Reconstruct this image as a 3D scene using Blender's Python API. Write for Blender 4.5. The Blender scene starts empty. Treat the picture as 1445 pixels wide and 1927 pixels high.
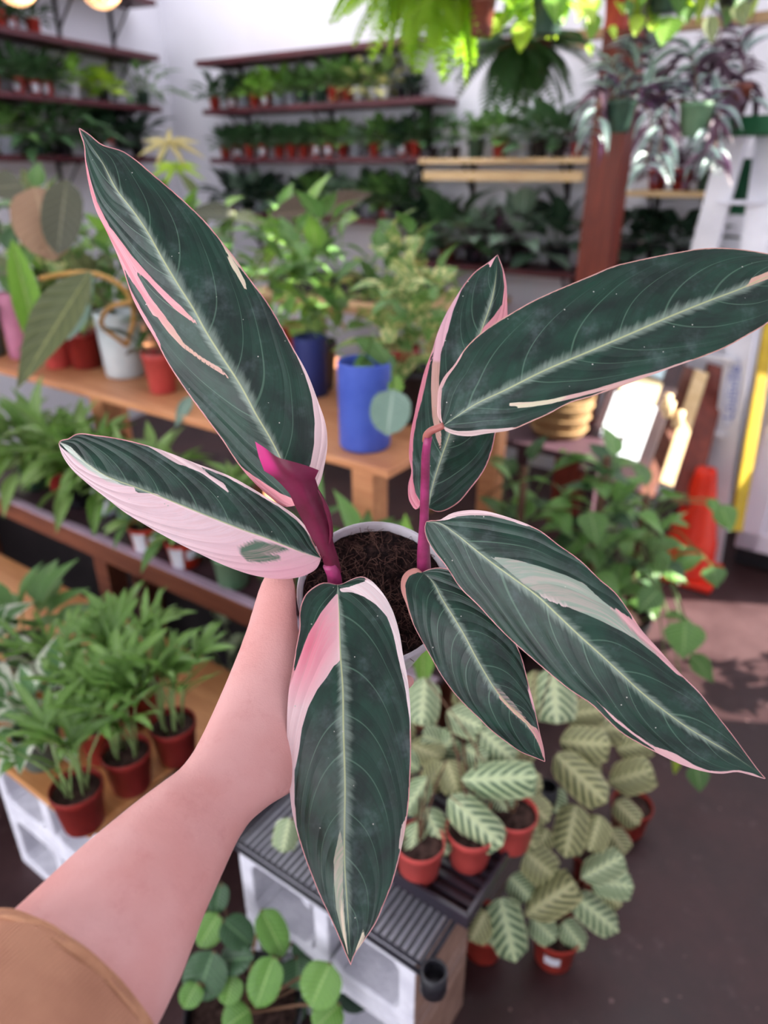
import bpy, bmesh, math, random
import numpy as np
from mathutils import Vector, Matrix

rnd = random.Random(7)
SC = bpy.context.scene
COL = SC.collection

# ------------------------------------------------------------------ camera
CAM_H = 1.5
FPX = 1336.0
CX, CY = 722.5, 963.5
PITCH = math.atan(648 / FPX)
cam_data = bpy.data.cameras.new('camera')
cam = bpy.data.objects.new('camera', cam_data)
COL.objects.link(cam)
cam.location = (0, 0, CAM_H)
cam.rotation_euler = (math.pi / 2 - PITCH, 0, 0)
cam_data.sensor_fit = 'HORIZONTAL'
cam_data.sensor_width = 36
cam_data.lens = 36 * FPX / 1445
cam_data.clip_start = 0.01
cam_data.dof.use_dof = True
cam_data.dof.focus_distance = 0.46
cam_data.dof.aperture_fstop = 6.0
SC.camera = cam

# ------------------------------------------------------------------ sky light, sun, exposure
world = bpy.data.worlds.new('world')
SC.world = world
world.use_nodes = True
bg = world.node_tree.nodes['Background']
bg.inputs[0].default_value = (0.93, 0.94, 1.0, 1)
bg.inputs[1].default_value = 1.0
sun_data = bpy.data.lights.new('sun', 'SUN')
sun_data.energy = 8.5
sun_data.angle = 0.009
sun_data.color = (1.0, 0.95, 0.86)
sun = bpy.data.objects.new('sun', sun_data)
COL.objects.link(sun)
SUN_DIR = Vector((-0.90, 0.10, -0.50)).normalized()      # direction the light travels
sun.rotation_euler = SUN_DIR.to_track_quat('-Z', 'Y').to_euler()
SC.view_settings.view_transform = 'Standard'
SC.view_settings.look = 'None'
SC.view_settings.gamma = 1.0
SC.view_settings.use_curve_mapping = False
SC.view_settings.exposure = 1.75
SC.cycles.use_denoising = True
SC.cycles.max_bounces = 5
SC.cycles.diffuse_bounces = 2
SC.cycles.glossy_bounces = 2
SC.cycles.transmission_bounces = 4
SC.cycles.transparent_max_bounces = 6
SC.cycles.use_adaptive_sampling = True
SC.cycles.adaptive_threshold = 0.07
SC.cycles.caustics_reflective = False
SC.cycles.caustics_refractive = False

# ------------------------------------------------------------------ geometry helpers
RT = Vector((1, 0, 0))
FW = Vector((0, math.cos(PITCH), -math.sin(PITCH)))
UP = Vector((0, math.sin(PITCH), math.cos(PITCH)))
CAM = Vector((0, 0, CAM_H))
_az = math.radians(55.4)
A_ = Vector((-math.sin(_az), math.cos(_az), 0))      # along the benches, to the far left
B_ = Vector((math.cos(_az), math.sin(_az), 0))       # from the benches to the back wall
BACK = 3.51
_azl = math.radians(24.2)
DL = Vector((math.sin(_azl), math.cos(_azl), 0))     # along the left wall
NL = Vector((DL.y, -DL.x, 0))


def ray(u, v):
    return FW + RT * ((u - CX) / FPX) - UP * ((v - CY) / FPX)


def P(u, v, z):
    return CAM + ray(u, v) * z


def G(u, v, h):
    d = ray(u, v)
    return CAM + d * ((h - CAM_H) / d.z)


def V(u, v, n, dist):
    d = ray(u, v)
    return CAM + d * (dist / (n.x * d.x + n.y * d.y))


def AB(a, b, z=0.0):
    return A_ * a + B_ * b + Vector((0, 0, z))


CORNER = V(335, 317, B_, BACK)
CORNER.z = 0
DLEFT = NL.dot(CORNER)


def lin(c):
    return tuple(((x / 255) / 12.92 if x / 255 <= 0.04045 else ((x / 255 + 0.055) / 1.055) ** 2.4) for x in c)


def link(o, parent=None):
    COL.objects.link(o)
    if parent is not None:
        o.parent = parent
    return o


def tag(o, label=None, cat=None, group=None, kind=None):
    if label:
        o['label'] = label
    if cat:
        o['category'] = cat
    if group:
        o['group'] = group
    if kind:
        o['kind'] = kind
    return o


def thing(name, label, cat, loc=(0, 0, 0), group=None):
    o = bpy.data.objects.new(name, None)
    o.empty_display_size = 0.05
    COL.objects.link(o)
    o.location = loc
    return tag(o, label, cat, group)


def mesh_from(name, verts, faces, mat=None, smooth=False, uvs=None):
    me = bpy.data.meshes.new(name)
    me.from_pydata([tuple(v) for v in verts], [], faces)
    if uvs is not None:
        uvl = me.uv_layers.new(name='UVMap')
        for li, l in enumerate(me.loops):
            uvl.data[li].uv = uvs[l.vertex_index]
    if smooth:
        me.polygons.foreach_set('use_smooth', [True] * len(me.polygons))
    if mat is not None:
        me.materials.append(mat)
    me.update()
    return me


def obj(name, me, parent=None, loc=None):
    o = bpy.data.objects.new(name, me)
    link(o, parent)
    if loc is not None:
        o.location = loc
    return o


class MB:
    """collects verts and faces of one piece"""

    def __init__(self):
        self.v = []
        self.f = []

    def add(self, verts, faces):
        k = len(self.v)
        self.v += [Vector(x) for x in verts]
        self.f += [tuple(i + k for i in q) for q in faces]

    def box(self, c, ax, ay, az):
        """c centre, three half vectors"""
        c, ax, ay, az = Vector(c), Vector(ax), Vector(ay), Vector(az)
        vs = [c + ax * i + ay * j + az * k for i in (-1, 1) for j in (-1, 1) for k in (-1, 1)]
        self.add(vs, [(0, 1, 3, 2), (4, 6, 7, 5), (0, 4, 5, 1), (2, 3, 7, 6), (0, 2, 6, 4), (1, 5, 7, 3)])

    def tube(self, pts, rad, n=8, cap=True):
        pts = [Vector(p) for p in pts]
        if not isinstance(rad, (list, tuple)):
            rad = [rad] * len(pts)
        rings = []
        prev = None
        for i, p in enumerate(pts):
            t = (pts[min(i + 1, len(pts) - 1)] - pts[max(i - 1, 0)]).normalized()
            if prev is None:
                x = t.orthogonal().normalized()
            else:
                x = (prev - t * prev.dot(t)).normalized()
            prev = x
            y = t.cross(x)
            rings.append([p + (x * math.cos(2 * math.pi * k / n) + y * math.sin(2 * math.pi * k / n)) * rad[i] for k in range(n)])
        vs = [q for r in rings for q in r]
        fs = []
        for i in range(len(rings) - 1):
            for k in range(n):
                fs.append((i * n + k, i * n + (k + 1) % n, (i + 1) * n + (k + 1) % n, (i + 1) * n + k))
        if cap:
            fs.append(tuple(reversed(range(n))))
            fs.append(tuple((len(rings) - 1) * n + k for k in range(n)))
        self.add(vs, fs)

    def lathe(self, prof, n=24, c=(0, 0, 0), closed=False):
        c = Vector(c)
        vs = []
        for r, z in prof:
            for k in range(n):
                vs.append(c + Vector((r * math.cos(2 * math.pi * k / n), r * math.sin(2 * math.pi * k / n), z)))
        fs = []
        m = len(prof)
        for i in range(m - 1):
            for k in range(n):
                fs.append((i * n + k, i * n + (k + 1) % n, (i + 1) * n + (k + 1) % n, (i + 1) * n + k))
        fs.append(tuple(reversed(range(n))))
        fs.append(tuple((m - 1) * n + k for k in range(n)))
        self.add(vs, fs)

    def mesh(self, name, mat=None, smooth=False):
        return mesh_from(name, self.v, self.f, mat, smooth)

    def build(self, name, mat=None, parent=None, smooth=False, loc=None, bevel=0):
        o = obj(name, self.mesh(name, mat, smooth), parent, loc)
        if bevel:
            m = o.modifiers.new('bevel', 'BEVEL')
            m.width = bevel
            m.segments = 2
            m.limit_method = 'ANGLE'
        return o


def shade_auto(o):
    o.data.polygons.foreach_set('use_smooth', [True] * len(o.data.polygons))
    return o


# ------------------------------------------------------------------ materials
MATS = {}


class NT:
    def __init__(self, name):
        self.m = bpy.data.materials.new(name)
        self.m.use_nodes = True
        self.t = self.m.node_tree
        self.t.nodes.clear()
        self.out = self.t.nodes.new('ShaderNodeOutputMaterial')

    def n(self, typ, **kw):
        x = self.t.nodes.new(typ)
        for k, v in kw.items():
            if hasattr(x, k):
                setattr(x, k, v)
        return x

    def l(self, a, b):
        self.t.links.new(a, b)

    def val(self, sock, v):
        if hasattr(v, 'is_linked') or hasattr(v, 'links'):
            self.l(v, sock)
        else:
            sock.default_value = v

    def math(self, op, a, b=None, c=None, clamp=False):
        x = self.n('ShaderNodeMath', operation=op, use_clamp=clamp)
        self.val(x.inputs[0], a)
        if b is not None:
            self.val(x.inputs[1], b)
        if c is not None:
            self.val(x.inputs[2], c)
        return x.outputs[0]

    def sstep(self, v, lo, hi, to0=0.0, to1=1.0):
        x = self.n('ShaderNodeMapRange', interpolation_type='SMOOTHSTEP')
        self.val(x.inputs['Value'], v)
        x.inputs['From Min'].default_value = lo
        x.inputs['From Max'].default_value = hi
        x.inputs['To Min'].default_value = to0
        x.inputs['To Max'].default_value = to1
        return x.outputs[0]

    def mix(self, fac, a, b):
        x = self.n('ShaderNodeMix', data_type='RGBA')
        self.val(x.inputs[0], fac)
        for s, v in ((x.inputs[6], a), (x.inputs[7], b)):
            if isinstance(v, tuple):
                s.default_value = (*v[:3], 1)
            else:
                self.l(v, s)
        return x.outputs[2]

    def noise(self, vec, scale, detail=3, rough=0.55):
        x = self.n('ShaderNodeTexNoise')
        if vec is not None:
            self.l(vec, x.inputs['Vector'])
        x.inputs['Scale'].default_value = scale
        x.inputs['Detail'].default_value = detail
        x.inputs['Roughness'].default_value = rough
        return x.outputs['Fac']

    def bump(self, h, strength, dist):
        x = self.n('ShaderNodeBump')
        x.inputs['Strength'].default_value = strength
        x.inputs['Distance'].default_value = dist
        self.l(h, x.inputs['Height'])
        return x.outputs[0]

    def finish(self, col, rough=0.5, spec=0.5, normal=None, transl=0.0, tcol=None, metal=0.0, sss=0.0, coat=0.0, emis=None):
        p = self.n('ShaderNodeBsdfPrincipled')
        if isinstance(col, tuple):
            p.inputs['Base Color'].default_value = (*col[:3], 1)
        else:
            self.l(col, p.inputs['Base Color'])
        self.val(p.inputs['Roughness'], rough)
        p.inputs['Specular IOR Level'].default_value = spec
        p.inputs['Metallic'].default_value = metal
        p.inputs['Coat Weight'].default_value = coat
        if sss:
            p.inputs['Subsurface Weight'].default_value = sss
            p.inputs['Subsurface Radius'].default_value = (0.012, 0.005, 0.003)
            p.inputs['Subsurface Scale'].default_value = 0.4
        if emis:
            p.inputs['Emission Color'].default_value = (*emis[0], 1)
            p.inputs['Emission Strength'].default_value = emis[1]
        if normal is not None:
            self.l(normal, p.inputs['Normal'])
        sh = p.outputs[0]
        if transl:
            t = self.n('ShaderNodeBsdfTranslucent')
            tc = tcol if tcol is not None else col
            if isinstance(tc, tuple):
                t.inputs[0].default_value = (*tc[:3], 1)
            else:
                self.l(tc, t.inputs[0])
            mx = self.n('ShaderNodeMixShader')
            mx.inputs[0].default_value = transl
            self.l(sh, mx.inputs[1])
            self.l(t.outputs[0], mx.inputs[2])
            sh = mx.outputs[0]
        self.l(sh, self.out.inputs[0])
        return self.m


def pm(name, c1, c2=None, rough=0.5, spec=0.4, scale=8.0, bump=0.0, bscale=60.0, transl=0.0, tcol=None, metal=0.0, detail=3, stretch=None, sss=0.0, emis=None, coat=0.0):
    if name in MATS:
        return MATS[name]
    t = NT(name)
    tc = t.n('ShaderNodeTexCoord').outputs['Object']
    if stretch:
        mp = t.n('ShaderNodeMapping')
        mp.inputs['Scale'].default_value = stretch
        t.l(tc, mp.inputs['Vector'])
        tc = mp.outputs[0]
    c1 = lin(c1)
    c2 = lin(c2) if c2 else tuple(x * 0.8 for x in c1)
    f = t.noise(tc, scale, detail)
    f = t.sstep(f, 0.32, 0.68)
    col = t.mix(f, c1, c2)
    nrm = None
    if bump:
        nrm = t.bump(t.noise(tc, bscale, 4), 1.0, bump)
    MATS[name] = t.finish(col, rough, spec, nrm, transl, lin(tcol) if tcol else None, metal, sss, coat, emis)
    return MATS[name]


def leafmat(name, c1, c2, vein=None, rough=0.42, transl=0.22, tcol=None, veins=9.0, pattern=None, back=None):
    """leaf with uv: u along the blade, v across"""
    if name in MATS:
        return MATS[name]
    t = NT(name)
    uv = t.n('ShaderNodeUVMap').outputs[0]
    sep = t.n('ShaderNodeSeparateXYZ')
    t.l(uv, sep.inputs[0])
    s = sep.outputs[0]
    tt = t.math('ABSOLUTE', t.math('MULTIPLY_ADD', sep.outputs[1], 2.0, -1.0))
    rnd_ = t.n('ShaderNodeObjectInfo').outputs['Random']
    tc = t.n('ShaderNodeTexCoord').outputs['Object']
    f = t.noise(tc, 3.0, 2)
    f = t.math('ADD', t.math('MULTIPLY', f, 0.6), t.math('MULTIPLY', rnd_, 0.5), clamp=True)
    col = t.mix(f, lin(c1), lin(c2))
    ph = t.math('SUBTRACT', s, t.math('MULTIPLY', tt, 0.30 if pattern == 'chevron' else 0.22))
    wave = t.math('SINE', t.math('MULTIPLY', ph, veins * 2 * math.pi))
    if pattern == 'chevron':
        w = t.math('ADD', wave, t.math('MULTIPLY', t.math('SUBTRACT', t.noise(tc, 40, 2), 0.5), 0.9))
        m = t.sstep(w, -0.25, 0.35)
        m = t.math('MULTIPLY', m, t.sstep(tt, 0.06, 0.26))
        m = t.math('MULTIPLY', m, t.sstep(tt, 1.0, 0.80, 0.25, 1.0))
        fine = t.sstep(t.math('SINE', t.math('MULTIPLY', ph, veins * 6 * math.pi)), 0.3, 1.0, 0, 0.3)
        col = t.mix(fine, col, lin((214, 222, 186)))
        col = t.mix(t.math('MULTIPLY', m, 0.92), col, lin(vein))
        col = t.mix(t.sstep(tt, 0.08, 0.0, 0, 0.6), col, lin((206, 214, 164)))
    elif pattern == 'blotch':
        m = t.sstep(t.noise(tc, 3.4, 4, 0.7), 0.48, 0.56)
        col = t.mix(m, col, lin(vein))
    elif pattern == 'edge':
        m = t.sstep(t.math('ADD', tt, t.math('MULTIPLY', t.math('SUBTRACT', t.noise(tc, 6, 3), 0.5), 0.8)), 0.5, 0.66)
        col = t.mix(m, col, lin(vein))
    elif pattern == 'stripe':
        m = t.sstep(tt, 0.30, 0.42)
        col = t.mix(m, lin(vein), col)
    elif vein:
        m = t.sstep(tt, 0.09, 0.02)
        m2 = t.math('MULTIPLY', t.sstep(wave, 0.90, 1.0), 0.45)
        col = t.mix(t.math('MAXIMUM', m, m2), col, lin(vein))
    if back:
        bf = t.n('ShaderNodeNewGeometry').outputs['Backfacing']
        col = t.mix(bf, col, lin(back))
    nrm = t.bump(t.math('MULTIPLY', wave, 0.5), 0.35, 0.004)
    MATS[name] = t.finish(col, rough, 0.5, nrm, transl, lin(tcol) if tcol else None)
    return MATS[name]


def wallmat():
    t = NT('painted_wall')
    tc = t.n('ShaderNodeTexCoord').outputs['Object']
    f = t.noise(tc, 1.3, 3)
    col = t.mix(t.sstep(f, 0.3, 0.7), lin((236, 234, 242)), lin((226, 224, 232)))
    return t.finish(col, 0.7, 0.25, t.bump(t.noise(tc, 90, 3), 0.4, 0.001))


def floormat():
    t = NT('worn_concrete')
    tc = t.n('ShaderNodeTexCoord').outputs['Object']
    f = t.noise(tc, 2.2, 5, 0.65)
    col = t.mix(t.sstep(f, 0.35, 0.68), lin((52, 31, 32)), lin((78, 53, 54)))
    f2 = t.noise(tc, 13, 4, 0.7)
    col = t.mix(t.sstep(f2, 0.58, 0.78, 0, 0.45), col, lin((112, 90, 93)))
    f3 = t.noise(tc, 45, 2)
    col = t.mix(t.sstep(f3, 0.70, 0.76, 0, 0.6), col, lin((156, 122, 120)))
    r = t.sstep(f, 0.3, 0.7, 0.42, 0.62)
    return t.finish(col, r, 0.4, t.bump(f2, 0.5, 0.004))


def woodmat(name, c1, c2, c3, scale=14, rough=0.5, axis=(1, 12, 12)):
    t = NT(name)
    tc = t.n('ShaderNodeTexCoord').outputs['Object']
    mp = t.n('ShaderNodeMapping')
    mp.inputs['Rotation'].default_value = (0, 0, -math.atan2(A_.y, A_.x))
    t.l(tc, mp.inputs['Vector'])
    mp2 = t.n('ShaderNodeMapping')
    mp2.inputs['Scale'].default_value = axis
    t.l(mp.outputs[0], mp2.inputs['Vector'])
    f = t.noise(mp2.outputs[0], scale * 0.3, 4, 0.6)
    col = t.mix(t.sstep(f, 0.35, 0.65), lin(c1), lin(c2))
    f2 = t.noise(tc, 3, 3)
    col = t.mix(t.sstep(f2, 0.5, 0.75, 0, 0.6), col, lin(c3))
    return t.finish(col, rough, 0.4, t.bump(f, 0.3, 0.001))


M_WALL = wallmat()
M_FLOOR = floormat()
M_PLY = woodmat('plywood_orange', (214, 152, 98), (196, 132, 80), (176, 112, 66))
M_PLANK = woodmat('plank_orange', (226, 158, 112), (208, 138, 94), (190, 118, 80))
M_REDWOOD = woodmat('stained_red_wood', (124, 72, 52), (104, 56, 42), (86, 46, 38))
M_DARKSHELF = woodmat('mahogany_shelf', (92, 40, 48), (72, 30, 38), (58, 26, 32))
M_DARKTOP = woodmat('dark_bench_top', (78, 54, 62), (62, 42, 50), (50, 36, 42))
M_PINE = woodmat('pale_pine', (226, 196, 150), (212, 178, 130), (196, 160, 112))
M_TAN = woodmat('tan_wood', (196, 160, 120), (176, 140, 100), (160, 120, 84))
M_POST = woodmat('redwood_post', (134, 60, 46), (110, 48, 38), (90, 40, 32), axis=(8, 8, 0.8))
M_BLACK = pm('black_plastic', (26, 25, 30), (38, 37, 44), 0.4, 0.5)
M_IRON = pm('black_iron', (40, 36, 40), (56, 50, 54), 0.5, 0.4)
M_RED = pm('terracotta_plastic', (178, 62, 50), (160, 50, 42), 0.42, 0.4, 20)
M_RED2 = pm('dusky_red_plastic', (146, 44, 38), (128, 38, 34), 0.42, 0.4, 20)
M_CORAL = pm('coral_plastic', (206, 84, 78), (190, 72, 68), 0.42, 0.4, 20)
M_ORANGE = pm('orange_red_plastic', (196, 58, 34), (180, 48, 30), 0.42, 0.4, 20)
M_GREENPOT = pm('dark_green_plastic', (58, 84, 70), (46, 70, 58), 0.4, 0.45, 20)
M_SAGEPOT = pm('sage_green_plastic', (118, 152, 118), (100, 136, 104), 0.4, 0.45, 20)
M_GREYPOT = pm('grey_green_plastic', (98, 116, 110), (84, 100, 96), 0.4, 0.45, 20)
M_WHITEPOT = pm('white_plastic', (232, 232, 238), (216, 216, 224), 0.4, 0.45, 20)
M_GLAZEWHITE = pm('white_ceramic', (222, 230, 232), (206, 216, 220), 0.3, 0.5, 14)
M_BLUE = pm('blue_ceramic', (84, 108, 204), (72, 96, 192), 0.55, 0.35, 14)
M_PINKPOT = pm('pink_ceramic', (206, 132, 160), (190, 116, 146), 0.5, 0.4, 14)
M_BROWNPOT = pm('brown_plastic', (122, 62, 46), (104, 50, 38), 0.5, 0.4, 14)
M_CLEARPOT = pm('frosted_grey_plastic', (176, 182, 192), (160, 166, 178), 0.4, 0.4, 14)
M_LABEL = pm('paper_label', (236, 234, 242), (224, 222, 232), 0.7, 0.2, 30)
M_PRINT = pm('label_print', (120, 118, 130), (140, 138, 150), 0.7, 0.2, 30)
M_SOIL = pm('potting_soil', (44, 32, 30), (82, 62, 56), 0.95, 0.1, 60, 0.004, 120)
M_CINDER = pm('painted_cinder_block', (238, 236, 246), (218, 216, 228), 0.85, 0.15, 22, 0.002, 140)
M_CINDERTAN = pm('tan_cinder_block', (172, 138, 122), (152, 120, 106), 0.9, 0.1, 22, 0.002, 140)  # tan tone used on the block's end face
M_ALU = pm('brushed_aluminium', (232, 230, 238), (216, 214, 224), 0.35, 0.5, 6, metal=0.25)
M_STEEL = pm('black_coated_wire', (36, 34, 42), (50, 48, 58), 0.35, 0.5)
M_GREENCAP = pm('green_ladder_plastic', (22, 98, 60), (18, 84, 50), 0.4, 0.5)
M_YELLOW = pm('mustard_paint', (190, 158, 32), (168, 134, 24), 0.45, 0.4)
M_CABINET = pm('white_lacquer', (232, 224, 240), (222, 214, 232), 0.4, 0.4, 3)
M_CONE = pm('safety_orange_rubber', (255, 70, 42), (250, 56, 34), 0.4, 0.45, 4, transl=0.3)
M_STEM = pm('green_stem', (96, 128, 62), (76, 108, 50), 0.5, 0.4)
M_BROWNSTEM = pm('brown_stem', (120, 88, 66), (96, 68, 50), 0.6, 0.3)
M_WICKER = pm('wicker', (162, 130, 88), (124, 94, 60), 0.7, 0.3, 120, 0.003, 160)
M_DARKFRAME = pm('dark_frame_wood', (52, 34, 36), (70, 44, 44), 0.35, 0.5)
M_CORD = pm('black_cord', (28, 26, 28), (40, 36, 38), 0.6, 0.3)
M_BRASS = pm('brass_socket', (160, 120, 70), (130, 96, 56), 0.35, 0.5, metal=0.8)

# leaf materials
LM = {
    'dark': leafmat('leaf_dark_green', (46, 80, 50), (76, 112, 68), (106, 140, 96)),
    'deep': leafmat('leaf_deep_green', (26, 46, 36), (40, 66, 46), (70, 96, 72)),
    'mid': leafmat('leaf_mid_green', (74, 116, 58), (104, 146, 74), (140, 170, 104), transl=0.28),
    'bright': leafmat('leaf_bright_green', (112, 164, 60), (142, 190, 76), (176, 208, 110), transl=0.34),
    'lime': leafmat('leaf_lime', (168, 206, 58), (196, 226, 86), (214, 236, 130), transl=0.42, tcol=(196, 230, 60)),
    'grey': leafmat('leaf_silver_green', (104, 134, 112), (142, 166, 144), (184, 200, 184)),
    'varieg': leafmat('leaf_cream_variegated', (98, 140, 66), (126, 164, 84), (234, 228, 156), pattern='blotch'),
    'white_varieg': leafmat('leaf_white_variegated', (86, 132, 76), (112, 156, 92), (230, 234, 214), pattern='edge'),
    'palm': leafmat('leaf_palm_green', (92, 138, 58), (132, 172, 84), (170, 198, 128), rough=0.24, transl=0.25),
    'lance': leafmat('leaf_lance_green', (104, 142, 68), (142, 174, 96), (176, 200, 130), rough=0.32),
    'cten': leafmat('leaf_chevron_sage', (184, 206, 156), (214, 224, 176), (44, 86, 62), veins=6.5, pattern='chevron', transl=0.12),
    'cten_old': leafmat('leaf_chevron_olive', (184, 182, 126), (206, 200, 146), (66, 82, 50), veins=6.5, pattern='chevron', transl=0.1),
    'bronze': leafmat('leaf_bronze', (178, 142, 114), (156, 122, 94), (190, 160, 128), transl=0.12, back=(120, 90, 70)),
    'greybronze': leafmat('leaf_grey_bronze', (104, 106, 86), (88, 90, 72), (136, 134, 110), transl=0.2),
    'brownback': leafmat('leaf_dark_brown', (78, 62, 50), (96, 78, 60), (126, 104, 84), transl=0.1),
    'olive': leafmat('leaf_olive', (104, 112, 76), (128, 136, 96), (164, 170, 112), transl=0.2),
    'hoya': leafmat('leaf_glossy_round', (92, 142, 60), (120, 168, 76), (150, 190, 104), rough=0.3, transl=0.22),
    'hoya_dark': leafmat('leaf_glossy_dark', (46, 78, 50), (64, 100, 62), (100, 136, 92), rough=0.3, transl=0.12),
    'bluish': leafmat('leaf_glaucous', (104, 136, 118), (144, 172, 154), (176, 198, 178), rough=0.3, transl=0.1),
    'purple': leafmat('leaf_purple', (74, 52, 70), (104, 74, 92), (140, 104, 124), transl=0.15),
    'silver': leafmat('leaf_silver_tradescantia', (188, 208, 200), (160, 184, 180), (92, 112, 110), pattern='stripe', rough=0.3, transl=0.2, back=(110, 74, 110)),
    'yellow': leafmat('leaf_yellowing', (224, 210, 150), (208, 190, 120), (232, 222, 176), transl=0.3),
    'fern': leafmat('leaf_fern_lime', (150, 200, 50), (184, 224, 76), (200, 230, 110), transl=0.45, tcol=(180, 226, 50)),
    'ferndark': leafmat('leaf_fern_dark', (48, 82, 44), (68, 106, 56), (90, 124, 72), transl=0.25),
    'pothos': leafmat('leaf_pothos', (90, 138, 68), (124, 170, 86), (150, 190, 112), rough=0.3, transl=0.22),
}

# ------------------------------------------------------------------ leaf library
PROFILES = {
    'ovate': [(0, 0.05), (0.08, 0.55), (0.2, 0.88), (0.36, 1.0), (0.55, 0.86), (0.75, 0.52), (0.9, 0.2), (1, 0.0)],
    'lance': [(0, 0.06), (0.12, 0.5), (0.3, 0.92), (0.45, 1.0), (0.65, 0.78), (0.82, 0.42), (0.93, 0.16), (1, 0.0)],
    'strap': [(0, 0.45), (0.12, 0.8), (0.35, 1.0), (0.6, 0.92), (0.8, 0.66), (0.92, 0.34), (1, 0.0)],
    'round': [(0, 0.1), (0.08, 0.6), (0.22, 0.9), (0.45, 1.0), (0.68, 0.93), (0.85, 0.66), (0.95, 0.36), (1, 0.0)],
    'oblong': [(0, 0.2), (0.06, 0.66), (0.18, 0.94), (0.45, 1.0), (0.75, 0.98), (0.9, 0.8), (0.97, 0.5), (1, 0.0)],
}
_leafcache = {}


def prof(shape, s):
    p = PROFILES[shape]
    for (s0, w0), (s1, w1) in zip(p, p[1:]):
        if s <= s1:
            k = (s - s0) / (s1 - s0)
            return w0 + (w1 - w0) * k
    return 0.0


def leaf_geo(shape, droop=0.18, fold=0.18, ns=8, nt=2, wave=0.0, arch=0.0):
    """unit leaf: length 1 along +Y, half width 0.5 along X, top side +Z"""
    vs, uv, fs = [], [], []
    cols = 2 * nt + 1
    heart = shape == 'heart'
    for i in range(ns + 1):
        s = i / ns
        if heart:
            w = prof('ovate', min(1, s * 0.9 + 0.1)) if s > 0 else 0.5
        else:
            w = prof(shape, s)
        for j in range(cols):
            t = (j - nt) / nt
            x = 0.5 * w * t
            y = s
            if heart:
                y = s - 0.22 * abs(t) * (1 - s) ** 2
            z = -droop * s * s + fold * 0.5 * abs(t) * w - arch * 0.5 * t * t * w + wave * math.sin(s * 9 + t * 2) * abs(t)
            vs.append(Vector((x, y, z)))
            uv.append((s, 0.5 + 0.5 * t))
    for i in range(ns):
        for j in range(cols - 1):
            k = i * cols + j
            fs.append((k, k + 1, k + cols + 1, k + cols))
    return vs, fs, uv


def leaf_mesh(shape, matkey, droop=0.18, fold=0.18, pet=0.0, wave=0.0, ns=8, arch=0.0):
    """pet: petiole length in units of the blade"""
    key = (shape, matkey, droop, fold, pet, wave, ns, arch)
    if key in _leafcache:
        return _leafcache[key]
    vs, fs, uv = leaf_geo(shape, droop, fold, ns, 3 if arch else 2, wave, arch)
    if pet:
        for v in vs:
            v.y += pet
        r = 0.018
        k = len(vs)
        for y, zz in ((0, -0.22 * pet), (pet * 0.5, -0.04 * pet), (pet + 0.02, 0)):
            for q in range(4):
                a = q * math.pi / 2
                vs.append(Vector((r * math.cos(a), y, zz + r * math.sin(a))))
                uv.append((0.5, 0.5))
        for i in range(2):
            for q in range(4):
                fs.append((k + i * 4 + q, k + i * 4 + (q + 1) % 4, k + i * 4 + 4 + (q + 1) % 4, k + i * 4 + 4 + q))
    me = mesh_from('leaf', vs, fs, LM[matkey], True, uv)
    _leafcache[key] = me
    return me


def frame(y, hint):
    y = Vector(y).normalized()
    z = Vector(hint) - y * Vector(hint).dot(y)
    if z.length < 1e-5:
        z = y.orthogonal()
    z.normalize()
    x = y.cross(z)
    return x, y, z


def leaf_at(parent, me, base, tip, width, hint, depth=None, name='leaf'):
    """a leaf object reaching from base to tip (world), parent is an unrotated empty"""
    base, tip = Vector(base), Vector(tip)
    L = (tip - base).length
    x, y, z = frame(tip - base, hint)
    o = bpy.data.objects.new(name, me)
    link(o, parent)
    org = base - (Vector(parent.location) if parent else Vector((0, 0, 0)))
    dz = L if depth is None else depth
    m = Matrix(((x.x * width, y.x * L, z.x * dz, org.x), (x.y * width, y.y * L, z.y * dz, org.y), (x.z * width, y.z * L, z.z * dz, org.z), (0, 0, 0, 1)))
    o.matrix_basis = m
    return o


def tocam(p):
    return (CAM - Vector(p)).normalized()


def pxleaf(parent, shape, matkey, b, t, z0, z1, wpx, hint=None, droop=0.12, fold=0.15, wave=0.0, arch=0.0):
    """leaf between two sighted points at distances z0, z1; width given in image size at its distance"""
    B, T = P(b[0], b[1], z0), P(t[0], t[1], z1)
    w = wpx * (z0 + z1) / 2 / FPX
    h = hint if hint is not None else tocam((B + T) / 2) * 0.8 + Vector((0, 0, 0.5))
    return leaf_at(parent, leaf_mesh(shape, matkey, droop, fold, 0.0, wave, 10 if arch else 8, arch), B, T, w, h)


# ------------------------------------------------------------------ pots
_potcache = {}


def pot_mesh(r, h, mat, rim=True, taper=0.78, n=24):
    key = (r, h, mat.name, rim, taper)
    if key in _potcache:
        return _potcache[key]
    t = max(0.0018, r * 0.04)
    rb = r * taper
    if rim:
        pr = [(rb * 0.94, 0), (rb, 0.004), (r * 0.955, h * 0.83), (r * 1.0, h * 0.835), (r, h * 0.985), (r - t * 0.5, h), (r - t, h * 0.985), (r - 1.6 * t, h * 0.8), (rb - t, h * 0.1)]
    else:
        pr = [(rb * 0.93, 0), (rb, 0.006), (r * 0.99, h * 0.97), (r, h * 0.99), (r - t, h), (r - 2 * t, h * 0.985), (r - 2.4 * t, h * 0.8), (rb - 2 * t, h * 0.1)]
    b = MB()
    b.lathe(pr, n)
    me = b.mesh('pot', mat, True)
    _potcache[key] = me
    return me


_soilcache = {}


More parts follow.
